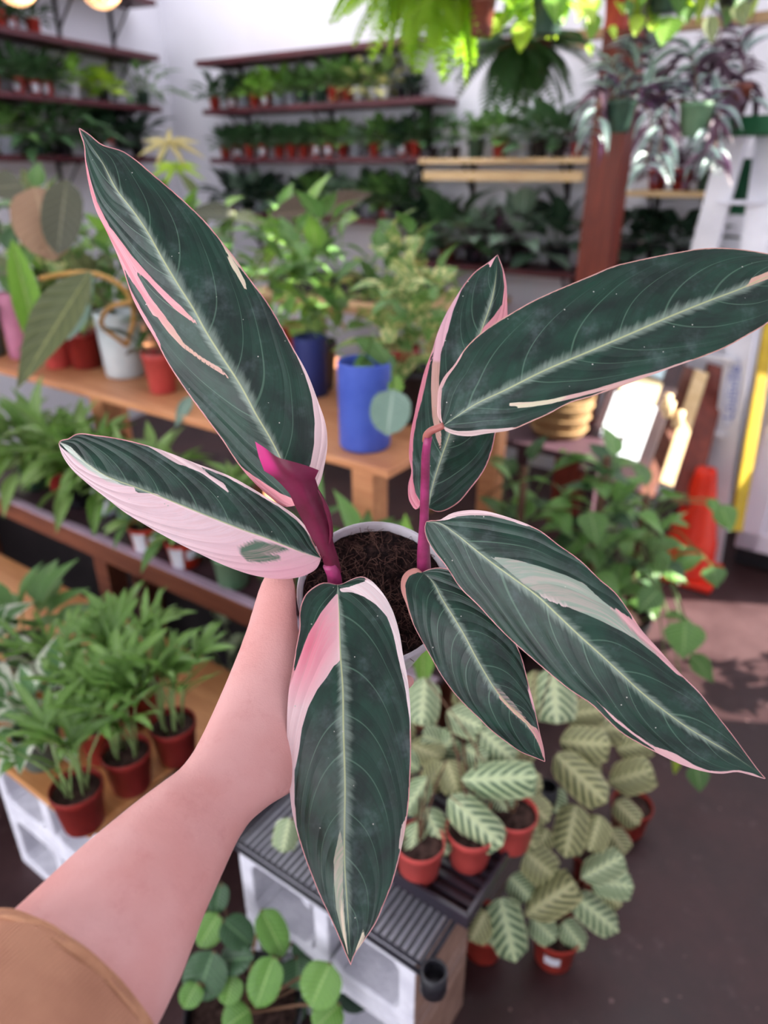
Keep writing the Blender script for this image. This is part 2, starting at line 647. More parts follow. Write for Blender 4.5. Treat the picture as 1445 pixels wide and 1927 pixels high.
def soil_mesh(r):
    key = round(r, 4)
    if key in _soilcache:
        return _soilcache[key]
    rr = random.Random(3)
    vs, fs = [Vector((0, 0, 0.004))], []
    n = 16
    for ring, q in ((1, 0.4), (2, 0.75), (3, 1.0)):
        for k in range(n):
            a = 2 * math.pi * k / n
            vs.append(Vector((r * q * math.cos(a), r * q * math.sin(a), rr.uniform(-0.003, 0.004) * (1 if q < 1 else 0.3))))
    for k in range(n):
        fs.append((0, 1 + k, 1 + (k + 1) % n))
        for ring in range(2):
            o1, o2 = 1 + ring * n, 1 + (ring + 1) * n
            fs.append((o1 + k, o2 + k, o2 + (k + 1) % n, o1 + (k + 1) % n))
    me = mesh_from('soil', vs, fs, M_SOIL, True)
    _soilcache[key] = me
    return me


def add_pot(root, r, h, mat, rim=True, taper=0.78, soil=True, tilt=None):
    p = obj('pot', pot_mesh(r, h, mat, rim, taper), root)
    if soil:
        obj('soil', soil_mesh(r * 0.9), root, (0, 0, h * 0.86))
    return p


def sticker(root, r, h, face, w=0.6, hh=0.5, zc=0.55, mat=None, name='label', ang=0.0):
    """curved paper label on a pot wall, facing the direction `face`"""
    a0 = math.atan2(face.y, face.x) + ang
    vs, fs = [], []
    n = 6
    for i in range(n + 1):
        a = a0 + (i / n - 0.5) * w * 2
        for k in (-1, 1):
            zz = h * (zc + k * hh * 0.5)
            rr = r * (0.78 + (0.955 - 0.78) * min(1, zz / (h * 0.83))) + 0.0012 if zz < h * 0.83 else r + 0.001
            vs.append(Vector((rr * math.cos(a), rr * math.sin(a), zz)))
    for i in range(n):
        fs.append((2 * i, 2 * i + 2, 2 * i + 3, 2 * i + 1))
    return obj(name, mesh_from(name, vs, fs, mat or M_LABEL, True), root)


# ------------------------------------------------------------------ generic foliage
def foliage_dirs(rr, n, el0, el1):
    out = []
    for i in range(n):
        az = i * 2.39996 + rr.uniform(-0.35, 0.35)
        k = (i + 0.5) / n
        el = math.radians(el1 + (el0 - el1) * k + rr.uniform(-9, 9))
        out.append(Vector((math.cos(az) * math.cos(el), math.sin(az) * math.cos(el), math.sin(el))))
    return out


def leafset(root, spec, z0, seed):
    """separate leaf objects growing out of a pot"""
    rr = random.Random(seed)
    n = spec['n']
    for i, d in enumerate(foliage_dirs(rr, n, spec.get('el0', 5), spec.get('el1', 75))):
        L = spec['L'] * rr.uniform(0.75, 1.15)
        pet = spec.get('pet', 0.6)
        H = spec.get('H', 0.0)
        mk = spec['mat'] if isinstance(spec['mat'], str) else spec['mat'][i % len(spec['mat'])]
        me = leaf_mesh(spec['shape'], mk, spec.get('droop', 0.3), spec.get('fold', 0.2), pet, spec.get('wave', 0.0))
        base = Vector((rr.uniform(-1, 1), rr.uniform(-1, 1), 0)) * spec.get('spread', 0.012)
        base.z = z0 + H * rr.random()
        x, y, z = frame(d, Vector((0, 0, 1)) + Vector((rr.uniform(-.25, .25), rr.uniform(-.25, .25), 0)))
        W = spec['W'] * L / spec['L']
        o = bpy.data.objects.new('leaf', me)
        link(o, root)
        o.matrix_basis = Matrix(((x.x * W, y.x * L, z.x * L, base.x), (x.y * W, y.y * L, z.y * L, base.y), (x.z * W, y.z * L, z.z * L, base.z), (0, 0, 0, 1)))


_folcache = {}


def foliage_mesh(spec, seed, sc=1.0, wall=None, room=None, ceil=None):
    """wall: unit vector towards the wall, room: distance to it; ceil: free height above"""
    rr = random.Random(seed * 31 + 5)
    vs, fs, uv = [], [], []
    for d in foliage_dirs(rr, spec['n'], spec.get('el0', 0), spec.get('el1', 80)):
        L = spec['L'] * rr.uniform(0.7, 1.2)
        W = spec['W'] * L / spec['L']
        pet = spec.get('pet', 0.7)
        lv, lf, lu = leaf_geo(spec['shape'], spec.get('droop', 0.35), 0.2, 5, 1)
        x, y, z = frame(d, (rr.uniform(-.2, .2), rr.uniform(-.2, .2), 1))
        base = Vector((rr.uniform(-1, 1) * 0.012, rr.uniform(-1, 1) * 0.012, spec.get('H', 0.0) * rr.random()))
        k = len(vs)
        for v in lv:
            vs.append(base + x * (v.x * W) + y * ((v.y + pet) * L) + z * (v.z * L))
        uv += lu
        fs += [tuple(i + k for i in f) for f in lf]
        k = len(vs)
        for yy in (0.0, pet + 0.05):
            for q in range(3):
                a = q * 2.0944
                vs.append(base + y * (yy * L) + x * (0.0016 * math.cos(a)) + z * (0.0016 * math.sin(a)))
                uv.append((0.5, 0.5))
        for q in range(3):
            fs.append((k + q, k + (q + 1) % 3, k + 3 + (q + 1) % 3, k + 3 + q))
    for i, v in enumerate(vs):
        v = v * sc
        if wall is not None:
            c = v.dot(wall)
            if c > 0.6 * room:
                v = v + wall * (room * (0.6 + 0.4 * math.tanh((c / room - 0.6) / 0.4)) - c)
        if ceil is not None and v.z > 0.75 * ceil:
            v.z = ceil * (0.75 + 0.25 * math.tanh((v.z / ceil - 0.75) / 0.25))
        if v.z < -0.02:
            v.z = -0.02 + (v.z + 0.02) * 0.5
        vs[i] = v
    return mesh_from('foliage', vs, fs, LM[spec['mat']], True, uv)


FOL = {
    'dark': dict(shape='lance', mat='dark', L=0.085, W=0.036, n=26, pet=0.6, el0=0, el1=80),
    'deep': dict(shape='ovate', mat='deep', L=0.08, W=0.05, n=26, pet=0.6, el0=-5, el1=75),
    'green': dict(shape='ovate', mat='mid', L=0.06, W=0.042, n=30, pet=0.9, el0=0, el1=80),
    'bush': dict(shape='round', mat='dark', L=0.042, W=0.036, n=44, pet=1.3, el0=0, el1=85),
    'bright': dict(shape='ovate', mat='bright', L=0.055, W=0.042, n=26, pet=1.1, el0=0, el1=80),
    'lime': dict(shape='round', mat='lime', L=0.05, W=0.045, n=30, pet=0.7, el0=-10, el1=80),
    'varieg': dict(shape='ovate', mat='varieg', L=0.07, W=0.045, n=20, pet=0.8, el0=-30, el1=70),
    'grey': dict(shape='ovate', mat='grey', L=0.055, W=0.042, n=28, pet=0.8, el0=0, el1=80),
    'tall': dict(shape='lance', mat='dark', L=0.10, W=0.05, n=16, pet=0.35, el0=-20, el1=60, H=0.12),
    'large': dict(shape='ovate', mat='dark', L=0.14, W=0.085, n=22, pet=0.7, el0=-10, el1=75),
    'largegrey': dict(shape='ovate', mat='grey', L=0.13, W=0.07, n=20, pet=0.7, el0=-10, el1=75),
    'largedeep': dict(shape='ovate', mat='deep', L=0.13, W=0.08, n=22, pet=0.7, el0=-10, el1=75),
    'fingers': dict(shape='lance', mat='dark', L=0.15, W=0.045, n=34, pet=0.7, el0=-25, el1=70, droop=0.5),
    'palmate': dict(shape='lance', mat='mid', L=0.09, W=0.035, n=24, pet=1.0, el0=-10, el1=80, droop=0.5),
    'purple': dict(shape='lance', mat='purple', L=0.09, W=0.026, n=26, pet=0.5, el0=-30, el1=75),
}
for k_, s_ in FOL.items():
    s_['key'] = k_

POTM = {'red': M_RED, 'red2': M_RED2, 'coral': M_CORAL, 'black': M_BLACK, 'green': M_GREENPOT, 'sage': M_SAGEPOT, 'white': M_WHITEPOT, 'brown': M_BROWNPOT, 'clear': M_CLEARPOT, 'orange': M_ORANGE, 'grey': M_GREYPOT}
POTW = {'red': 'red', 'red2': 'dark red', 'coral': 'coral', 'black': 'black', 'green': 'dark green', 'sage': 'sage green', 'white': 'white', 'brown': 'brown', 'clear': 'frosted grey', 'orange': 'orange', 'grey': 'grey green'}
ORD = ['first', 'second', 'third', 'fourth', 'fifth', 'sixth', 'seventh', 'eighth', 'ninth', 'tenth', 'eleventh', 'twelfth', 'thirteenth', 'fourteenth', 'fifteenth', 'sixteenth', 'seventeenth', 'eighteenth']
FOLW = {'dark': 'dark leafy', 'deep': 'deep green', 'green': 'green leafy', 'bush': 'bushy small-leaved', 'bright': 'bright green', 'lime': 'lime', 'varieg': 'cream variegated', 'grey': 'silvery', 'tall': 'tall upright', 'large': 'large-leaved', 'largegrey': 'large silvery', 'largedeep': 'large deep green', 'fingers': 'drooping finger-leaved', 'palmate': 'umbrella-leaved', 'purple': 'purple'}

# ------------------------------------------------------------------ room
def slab_quad(name, p0, p1, p2, p3, th, mat, parent=None):
    """thick panel with front face p0..p3, thickness backwards"""
    p0, p1, p2, p3 = map(Vector, (p0, p1, p2, p3))
    nrm = (p1 - p0).cross(p3 - p0).normalized()
    bb_ = MB()
    f_ = [p0, p1, p2, p3]
    k_ = [p - nrm * th for p in f_]
    bb_.add(f_ + k_, [(0, 1, 2, 3), (7, 6, 5, 4), (0, 4, 5, 1), (1, 5, 6, 2), (2, 6, 7, 3), (3, 7, 4, 0)])
    return bb_.build(name, mat, parent)


floor = slab_quad('floor', (-5, -3, 0), (5, -3, 0), (5, 7, 0), (-5, 7, 0), 0.1, M_FLOOR)
tag(floor, kind='structure')
WR = -0.62                                                   # right wall at a = WR
c0 = CORNER
c1 = AB(WR, BACK)
wb = slab_quad('wall_back', (c0.x, c0.y, 0), (c1.x, c1.y, 0), (c1.x, c1.y, 4.0), (c0.x, c0.y, 4.0), 0.12, M_WALL)  # unseen top raised to block sun from the left shelves
wb.data.flip_normals()
tag(wb, kind='structure')
l0 = CORNER - DL * 4.6
wl = slab_quad('wall_left', (l0.x, l0.y, 0), (c0.x, c0.y, 0), (c0.x, c0.y, 3.2), (l0.x, l0.y, 3.2), 0.12, M_WALL)
tag(wl, kind='structure')
# right wall, unseen; height and shop window opening shaped to place the sunlight
HR = 6.5
bb = MB()


def wpiece(bl, bh, zl, zh):
    bb.box(AB(WR - 0.05, (bl + bh) / 2, (zl + zh) / 2), A_ * 0.05, B_ * ((bh - bl) / 2), Vector((0, 0, (zh - zl) / 2)))


WB0, WB1, WZ0, WZ1 = 2.33, 3.46, 0.30, 3.15
wpiece(-1.8, WB0, 0, HR)
wpiece(WB1, BACK + 0.1, 0, HR)
wpiece(WB0, WB1, 0, WZ0)
wpiece(WB0, WB1, WZ1, HR)
wpiece(WB0, 2.95, 1.05, WZ1)
wr = bb.build('wall_right', M_WALL)
tag(wr, kind='structure')
# unseen, added to shape the daylight: roof over the near half of the room (daylight falls in beyond it) and the wall behind the camera
bb = MB()
bb.box(AB(1.2, -0.15, 3.28), A_ * 4.2, B_ * 1.75, Vector((0, 0, 0.05)))
tag(bb.build('shade_roof', M_WALL), kind='structure')
bb = MB()
for (a0, a1, z0, z1) in ((-3.0, 5.4, 0, 0.12), (-3.0, 5.4, 2.85, 3.2), (-3.0, -0.6, 0.12, 2.85), (4.4, 5.4, 0.12, 2.85)):
    bb.box(AB((a0 + a1) / 2, -1.86, (z0 + z1) / 2), A_ * ((a1 - a0) / 2), B_ * 0.05, Vector((0, 0, (z1 - z0) / 2)))
tag(bb.build('wall_front', M_WALL), kind='structure')

# ------------------------------------------------------------------ wall shelves
def board(name, label, cat, c, ax, ay, az, mat, bevel=0.002, group=None):
    o = thing(name, label, cat, c, group)
    b_ = MB()
    b_.box((0, 0, 0), ax, ay, az)
    b_.build('board', mat, o, bevel=bevel)
    return o


def bracket(root, at, out, down=0.2, reach=0.17):
    """iron shelf bracket under a board: at = wall end under the board, out = direction into the room"""
    at = Vector(at) - Vector(root.location)
    b_ = MB()
    side = out.cross(Vector((0, 0, 1))).normalized()
    b_.box(at + out * 0.006 - Vector((0, 0, down / 2)), out * 0.004, side * 0.012, Vector((0, 0, down / 2)))
    b_.box(at + out * reach / 2 - Vector((0, 0, 0.004)), out * (reach / 2), side * 0.012, Vector((0, 0, 0.004)))
    b_.tube([at + out * 0.008 - Vector((0, 0, down * 0.85)), at + out * reach * 0.9 - Vector((0, 0, 0.008))], 0.007, 6)
    b_.build('bracket', M_IRON, root)


SH_D = 0.22
BACKROWS = {}
_n = 0
for zt, ua, ub, nm in ((2.045, 385, 775, 'topmost empty'), (1.803, 390, 815, 'second'), (1.550, 395, 800, 'third'), (1.258, 400, 770, 'fourth')):
    pa = V(ua, 300, B_, BACK - SH_D).dot(A_)
    pb = V(ub, 300, B_, BACK - SH_D).dot(A_)
    c = AB((pa + pb) / 2, BACK - SH_D / 2 - 0.001, zt - 0.014)
    o = board('wall_shelf', nm + ' dark red shelf from the top on the back wall', 'shelf', c, A_ * ((pa - pb) / 2), B_ * (SH_D / 2), Vector((0, 0, 0.014)), M_DARKSHELF, group='dark red shelves on the back wall')
    for k in (0.1, 0.5, 0.9):
        bracket(o, AB(pb + (pa - pb) * k, BACK - 0.002, zt - 0.028), -B_)
for zt, k0_, k1_, nm in ((2.345, -1.5, -0.30, 'topmost'), (2.078, -1.75, -0.33, 'second'), (1.820, -1.75, -0.36, 'third'), (1.556, -1.75, -0.40, 'fourth')):
    mid_ = CORNER + DL * ((k0_ + k1_) / 2) + NL * (SH_D / 2 + 0.001)
    o = board('wall_shelf', nm + ' dark red shelf from the top on the left wall', 'shelf', (mid_.x, mid_.y, zt - 0.014), DL * ((k1_ - k0_) / 2), NL * (SH_D / 2), Vector((0, 0, 0.014)), M_DARKSHELF, group='dark red shelves on the left wall')
    for k in (0.15, 0.55, 0.88):
        q = CORNER + DL * (k0_ + (k1_ - k0_) * k) + NL * 0.002
        bracket(o, (q.x, q.y, zt - 0.028), NL)
# pale timber double bar shelf
pa, pb = 2.04, 1.20
o = board('timber_shelf', 'pale timber shelf on a second pale batten, right of the red shelves', 'shelf', AB((pa + pb) / 2, BACK - 0.13, 1.528), A_ * ((pa - pb) / 2), B_ * 0.128, Vector((0, 0, 0.011)), M_PINE)
bb = MB()
bb.box(AB(0, -0.10, -0.062), A_ * ((pa - pb) / 2 - 0.02), B_ * 0.018, Vector((0, 0, 0.020)))
bb.build('batten', M_PINE, o)
for k in (0.2, 0.8):
    bracket(o, AB(pb + (pa - pb) * k, BACK - 0.002, 1.517), -B_, 0.16, 0.12)
pa, pb = 1.02, 0.66
o = board('timber_shelf', 'narrow pale timber shelf between red post and ladder', 'shelf', AB((pa + pb) / 2, BACK - 0.12, 1.402), A_ * ((pa - pb) / 2), B_ * 0.118, Vector((0, 0, 0.011)), M_PINE)
for k in (0.2, 0.8):
    bracket(o, AB(pb + (pa - pb) * k, BACK - 0.002, 1.391), -B_, 0.16, 0.15)
pa, pb = 2.15, 1.20
o = board('low_shelf', 'low dark shelf of large plants under the pale timber shelf', 'shelf', AB((pa + pb) / 2, BACK - 0.15, 1.06), A_ * ((pa - pb) / 2), B_ * 0.148, Vector((0, 0, 0.012)), M_DARKSHELF)
for k in (0.1, 0.9):
    bracket(o, AB(pb + (pa - pb) * k, BACK - 0.002, 1.048), -B_)
pa, pb = 1.06, 0.40
o = board('low_shelf', 'low dark shelf behind the ladder, right of the red post', 'shelf', AB((pa + pb) / 2, BACK - 0.15, 1.10), A_ * ((pa - pb) / 2), B_ * 0.148, Vector((0, 0, 0.012)), M_DARKSHELF)
for k in (0.1, 0.9):
    bracket(o, AB(pb + (pa - pb) * k, BACK - 0.002, 1.088), -B_)
# red post
q = V(1148, 300, B_, 2.98)
pw = 0.062
post = thing('wooden_post', 'square red-brown timber post standing before the back wall', 'post', (q.x, q.y, 0))
bb = MB()
bb.box((0, 0, 1.5), A_ * pw, B_ * pw, Vector((0, 0, 1.5)))
bb.build('post', M_POST, post, bevel=0.004)
bb = MB()
bb.box((0, 0, 0.04), A_ * (pw + 0.012), B_ * (pw + 0.012), Vector((0, 0, 0.04)))
bb.build('foot_block', M_POST, post, bevel=0.003)
# beam along the back wall, upper right
q = V(1268, 50, B_, 3.2)
bm_ = thing('wooden_beam', 'tan timber beam high on the right, behind the hanging pots', 'beam', AB(0.75, 3.2, q.z))
bb = MB()
bb.box((0, 0, 0), A_ * 0.80, B_ * 0.03, Vector((0, 0, 0.016)))
bb.build('beam', M_TAN, bm_, bevel=0.002)
bb = MB()
bb.box(A_ * 0.6 + B_ * 0.155, A_ * 0.02, B_ * 0.125, Vector((0, 0, 0.014)))
bb.build('beam_arm', M_TAN, bm_)
# tan table against the back wall
tab = thing('potting_table', 'long tan potting table against the back wall below the shelves', 'table', AB(2.15, 2.98, 0))
bb = MB()
bb.box((0, 0, 0.915), A_ * 0.62, B_ * 0.34, Vector((0, 0, 0.016)))
bb.build('tabletop', M_TAN, tab, bevel=0.002)
for sa in (-1, 1):
    for sb in (-1, 1):
        bb = MB()
        bb.box(A_ * 0.56 * sa + B_ * 0.29 * sb + Vector((0, 0, 0.45)), A_ * 0.025, B_ * 0.025, Vector((0, 0, 0.45)))
        bb.build('leg', M_TAN, tab)

# ------------------------------------------------------------------ benches on the left: three tiers
A1 = 3.0
def bench(name, label, mat, topmat, a0, a1, b0, b1, z, th, fascia, legs, bev=0.003):
    o = thing(name, label, 'bench', AB((a0 + a1) / 2, (b0 + b1) / 2, 0))
    ha, hb = (a1 - a0) / 2, (b1 - b0) / 2
    b_ = MB()
    b_.box((0, 0, z - th / 2), A_ * ha, B_ * hb, Vector((0, 0, th / 2)))
    b_.build('tabletop', topmat, o, bevel=bev)
    if fascia:
        b_ = MB()
        b_.box(B_ * (-hb - 0.012) + Vector((0, 0, z - fascia / 2 + 0.004)), A_ * ha, B_ * 0.012, Vector((0, 0, fascia / 2)))
        b_.build('front_rail', mat, o, bevel=0.003)
        b_ = MB()
        b_.box(B_ * (-hb - 0.012) + Vector((0, 0, z + 0.0065)), A_ * ha, B_ * 0.0135, Vector((0, 0, 0.0025)))
        b_.build('edge_highlight', pm('lavender_highlight', (196, 172, 190), (176, 150, 170), 0.35, 0.5), o, bevel=0.001)  # highlight along the rail's top edge, built as a pale strip
        b_ = MB()
        b_.box(B_ * (hb - 0.012) + Vector((0, 0, (z - th) / 2)), A_ * ha, B_ * 0.006, Vector((0, 0, (z - th) / 2)))
        b_.build('back_panel', pm('under_bench_shade', (26, 22, 24), (36, 30, 32), 0.6, 0.3), o)  # dark board standing in for the deep shade under the bench
    for a in legs:
        for s in (-1, 1):
            b_ = MB()
            b_.box(A_ * (a - (a0 + a1) / 2) + B_ * (hb - 0.05) * s + Vector((0, 0, (z - th) / 2)), A_ * 0.03, B_ * 0.03, Vector((0, 0, (z - th) / 2)))
            b_.build('leg', mat, o)
    return o


bench('upper_bench', 'upper orange plank bench carrying the blue, white and coral pots', M_PLANK, M_PLANK, 0.812, A1, 1.196, 1.95, 0.9, 0.021, 0, (0.9, 1.9, 2.8))
bench('middle_bench', 'middle dark red bench with a worn front rail behind the hand', M_REDWOOD, M_DARKTOP, 0.55, A1, 0.988, 1.20, 0.578, 0.02, 0.062, (0.62, 1.7, 2.7))
bench('lower_bench', 'low orange plywood bench of palm pots on white cinder blocks', M_PLY, M_PLY, 0.968, A1, 0.445, 0.93, 0.398, 0.016, 0, ())

# cinder blocks: 0.39 x 0.19 x 0.19, cores facing out
def cinder_mesh(front, side, L=0.39, Hh=0.19, D=0.19):
    b_ = MB()
    web, cap = 0.032, 0.032
    z1 = Hh / 2
    # shells top and bottom
    b_.box((0, 0, z1 - cap / 2), (L / 2, 0, 0), (0, D / 2, 0), (0, 0, cap / 2))
    b_.box((0, 0, -z1 + cap / 2), (L / 2, 0, 0), (0, D / 2, 0), (0, 0, cap / 2))
    for x in (-L / 2 + web / 2, 0, L / 2 - web / 2):
        b_.box((x, 0, 0), (web / 2, 0, 0), (0, D / 2, 0), (0, 0, z1 - cap))
    # corner fillets inside the cores
    for cx_ in (-L / 4, L / 4):
        hw = L / 4 - web * 0.75
        for sx in (-1, 1):
            for sz in (-1, 1):
                x0, z0 = cx_ + sx * hw, sz * (z1 - cap)
                f_ = 0.022
                vs_ = [(x0, y, z0) for y in (-D / 2, D / 2)] + [(x0 - sx * f_, y, z0) for y in (-D / 2, D / 2)] + [(x0, y, z0 - sz * f_) for y in (-D / 2, D / 2)]
                b_.add(vs_, [(0, 2, 4), (1, 5, 3), (2, 3, 5, 4), (0, 1, 3, 2), (0, 4, 5, 1)])
    me = b_.mesh('cinder_block', front)
    me.materials.append(side)
    for pl in me.polygons:
        if pl.normal.x < -0.9 and abs(pl.center.x + L / 2) < 0.002:
            pl.material_index = 1
    return me


CB = cinder_mesh(M_CINDER, M_CINDERTAN)
ANG_A = math.atan2(A_.y, A_.x)


def cinder(a, b_, z, label, rot=0.0):
    o = bpy.data.objects.new('cinder_block', CB)
    COL.objects.link(o)
    o.location = AB(a, b_, z)
    o.rotation_euler = (0, 0, ANG_A + rot)
    m = o.modifiers.new('bev', 'BEVEL')
    m.width = 0.004
    m.segments = 2
    return tag(o, label, 'cinder block', 'painted cinder blocks')


BLK = 0.545
cinder(BLK, 0.595 + 0.095, 0.095, 'white cinder block on the floor, lower of the pair under the wire rack')
cinder(BLK, 0.595 + 0.095, 0.286, 'white cinder block with tan end, upper of the pair under the wire rack')
cinder(1.185, 0.565, 0.095, 'white cinder block on the floor, lower of the pair under the plywood bench')
cinder(1.185, 0.565, 0.286, 'white cinder block directly under the plywood bench, upper of its pair')

# ------------------------------------------------------------------ the held plant
def spline(pts, n):
    """smooth resampling by arc length"""
    p = np.array(pts, float)
    d = np.r_[0, np.cumsum(np.linalg.norm(np.diff(p, axis=0), axis=1))]
    d /= d[-1]
    m = np.gradient(p, d, axis=0)
    q = np.linspace(0, 1, n)
    idx = np.clip(np.searchsorted(d, q) - 1, 0, len(p) - 2)
    h = d[idx + 1] - d[idx]
    t = ((q - d[idx]) / h)[:, None]
    h = h[:, None]
    p0, p1, m0, m1 = p[idx], p[idx + 1], m[idx], m[idx + 1]
    return (2 * t**3 - 3 * t**2 + 1) * p0 + (t**3 - 2 * t**2 + t) * h * m0 + (-2 * t**3 + 3 * t**2) * p1 + (t**3 - t**2) * h * m1


def poly_sd(pts, poly):
    """signed distance to a polygon, positive inside"""
    poly = np.array(poly, float)
    n = len(poly)
    best = np.full(len(pts), 1e9)
    inside = np.zeros(len(pts), bool)
    for i in range(n):
        a, b = poly[i], poly[(i + 1) % n]
        ab = b - a
        L2 = (ab @ ab) + 1e-9
        k = np.clip(((pts - a) @ ab) / L2, 0, 1)
        best = np.minimum(best, np.linalg.norm(pts - (a + k[:, None] * ab), axis=1))
        cond = (a[1] > pts[:, 1]) != (b[1] > pts[:, 1])
        with np.errstate(divide='ignore', invalid='ignore'):
            xi = (b[0] - a[0]) * (pts[:, 1] - a[1]) / (b[1] - a[1] + 1e-12) + a[0]
        inside ^= cond & (pts[:, 0] < xi)
    return np.where(inside, best, -best)


def hero_mat():
    t = NT('stromanthe_leaf')
    uv = t.n('ShaderNodeUVMap').outputs[0]
    sep = t.n('ShaderNodeSeparateXYZ')
    t.l(uv, sep.inputs[0])
    s = sep.outputs[0]
    sg = t.math('MULTIPLY_ADD', sep.outputs[1], 2.0, -1.0)
    tt = t.math('ABSOLUTE', sg)
    rnd_ = t.n('ShaderNodeObjectInfo').outputs['Random']
    ph = t.math('SUBTRACT', s, t.math('ADD', t.math('MULTIPLY', tt, 0.14), t.math('MULTIPLY', t.math('POWER', tt, 3.0), 0.26)))
    seed = t.math('MULTIPLY', rnd_, 30.0)
    cmb = t.n('ShaderNodeCombineXYZ')
    t.l(t.math('MULTIPLY', ph, 70.0), cmb.inputs[0])
    t.l(t.math('MULTIPLY', sg, 2.0), cmb.inputs[1])
    t.l(seed, cmb.inputs[2])
    streak = t.noise(cmb.outputs[0], 1.0, 3, 0.6)
    cmb2 = t.n('ShaderNodeCombineXYZ')
    t.l(t.math('MULTIPLY', s, 7.0), cmb2.inputs[0])
    t.l(t.math('MULTIPLY', sg, 2.0), cmb2.inputs[1])
    t.l(seed, cmb2.inputs[2])
    cloud = t.noise(cmb2.outputs[0], 1.3, 3)
    col = t.mix(t.sstep(cloud, 0.3, 0.7), lin((14, 39, 30)), lin((27, 68, 51)))
    col = t.mix(t.sstep(streak, 0.45, 0.75, 0, 0.4), col, lin((20, 32, 24)))
    # fine side veins
    cmb3 = t.n('ShaderNodeCombineXYZ')
    t.l(t.math('MULTIPLY', ph, 5.0), cmb3.inputs[0])
    t.l(t.math('ADD', seed, t.math('MULTIPLY', t.math('SIGN', sg), 3.3)), cmb3.inputs[1])
    wob = t.noise(cmb3.outputs[0], 1.0, 1)
    vph = t.math('ADD', t.math('MULTIPLY', ph, 8.0), t.math('MULTIPLY', wob, 1.6))
    fr = t.math('FRACT', vph)
    ln = t.math('ABSOLUTE', t.math('SUBTRACT', fr, 0.5))
    vein = t.sstep(ln, 0.034, 0.008)
    vein = t.math('MULTIPLY', vein, t.sstep(tt, 0.95, 0.55))
    col = t.mix(t.math('MULTIPLY', vein, 0.55), col, lin((104, 138, 114)))
    # silver feather along the midrib
    e = t.math('ADD', tt, t.math('MULTIPLY', t.math('SUBTRACT', streak, 0.5), 0.20))
    fe = t.sstep(t.math('ADD', e, t.math('MULTIPLY', t.math('SUBTRACT', cloud, 0.45), 0.16)), 0.16, 0.0)
    fe = t.math('MULTIPLY', fe, t.sstep(s, 0.97, 0.80))
    col = t.mix(t.math('MULTIPLY', fe, 0.70), col, lin((160, 178, 162)))
    # variegation
    va = t.n('ShaderNodeAttribute', attribute_name='variegation')
    vc = t.n('ShaderNodeAttribute', attribute_name='variegation_colour')
    w = t.math('ADD', va.outputs['Fac'], t.math('MULTIPLY', t.math('SUBTRACT', streak, 0.5), 3.0))
    vm = t.sstep(w, -0.5, 0.5)
    pk = t.mix(t.sstep(streak, 0.42, 0.62, 0, 0.3), vc.outputs['Color'], lin((240, 190, 190)))
    col = t.mix(vm, col, pk)
    # midrib
    mr = t.sstep(tt, 0.020, 0.007)
    mr = t.math('MULTIPLY', mr, t.sstep(s, 1.0, 0.85))
    col = t.mix(t.math('MULTIPLY', mr, 0.9), col, lin((198, 204, 150)))
    # crumbs of dust
    vo = t.n('ShaderNodeTexVoronoi')
    vo.inputs['Scale'].default_value = 150.0
    tc = t.n('ShaderNodeTexCoord').outputs['Object']
    t.l(tc, vo.inputs['Vector'])
    rare = t.noise(tc, 60, 1)
    du = t.math('MULTIPLY', t.sstep(vo.outputs['Distance'], 0.085, 0.045), t.sstep(rare, 0.53, 0.55))
    col = t.mix(du, col, lin((200, 196, 184)))
    bf = t.n('ShaderNodeNewGeometry').outputs['Backfacing']
    col2 = t.mix(bf, col, lin((128, 34, 70)))
    h = t.math('ADD', t.math('MULTIPLY', t.math('SINE', t.math('MULTIPLY', fr, math.pi)), 1.5), t.math('MULTIPLY', t.sstep(tt, 0.06, 0.0), 0.8))
    h = t.math('ADD', h, t.math('MULTIPLY', streak, 0.5))
    nrm = t.bump(h, 0.32, 0.0012)
    film = t.noise(tc, 38, 4, 0.7)
    rough = t.sstep(film, 0.35, 0.75, 0.30, 0.5)
    col2 = t.mix(t.sstep(film, 0.5, 0.78, 0, 0.14), col2, lin((176, 194, 196)))
    return t.finish(col2, rough, 0.6, nrm, 0.10)


M_HERO = hero_mat()


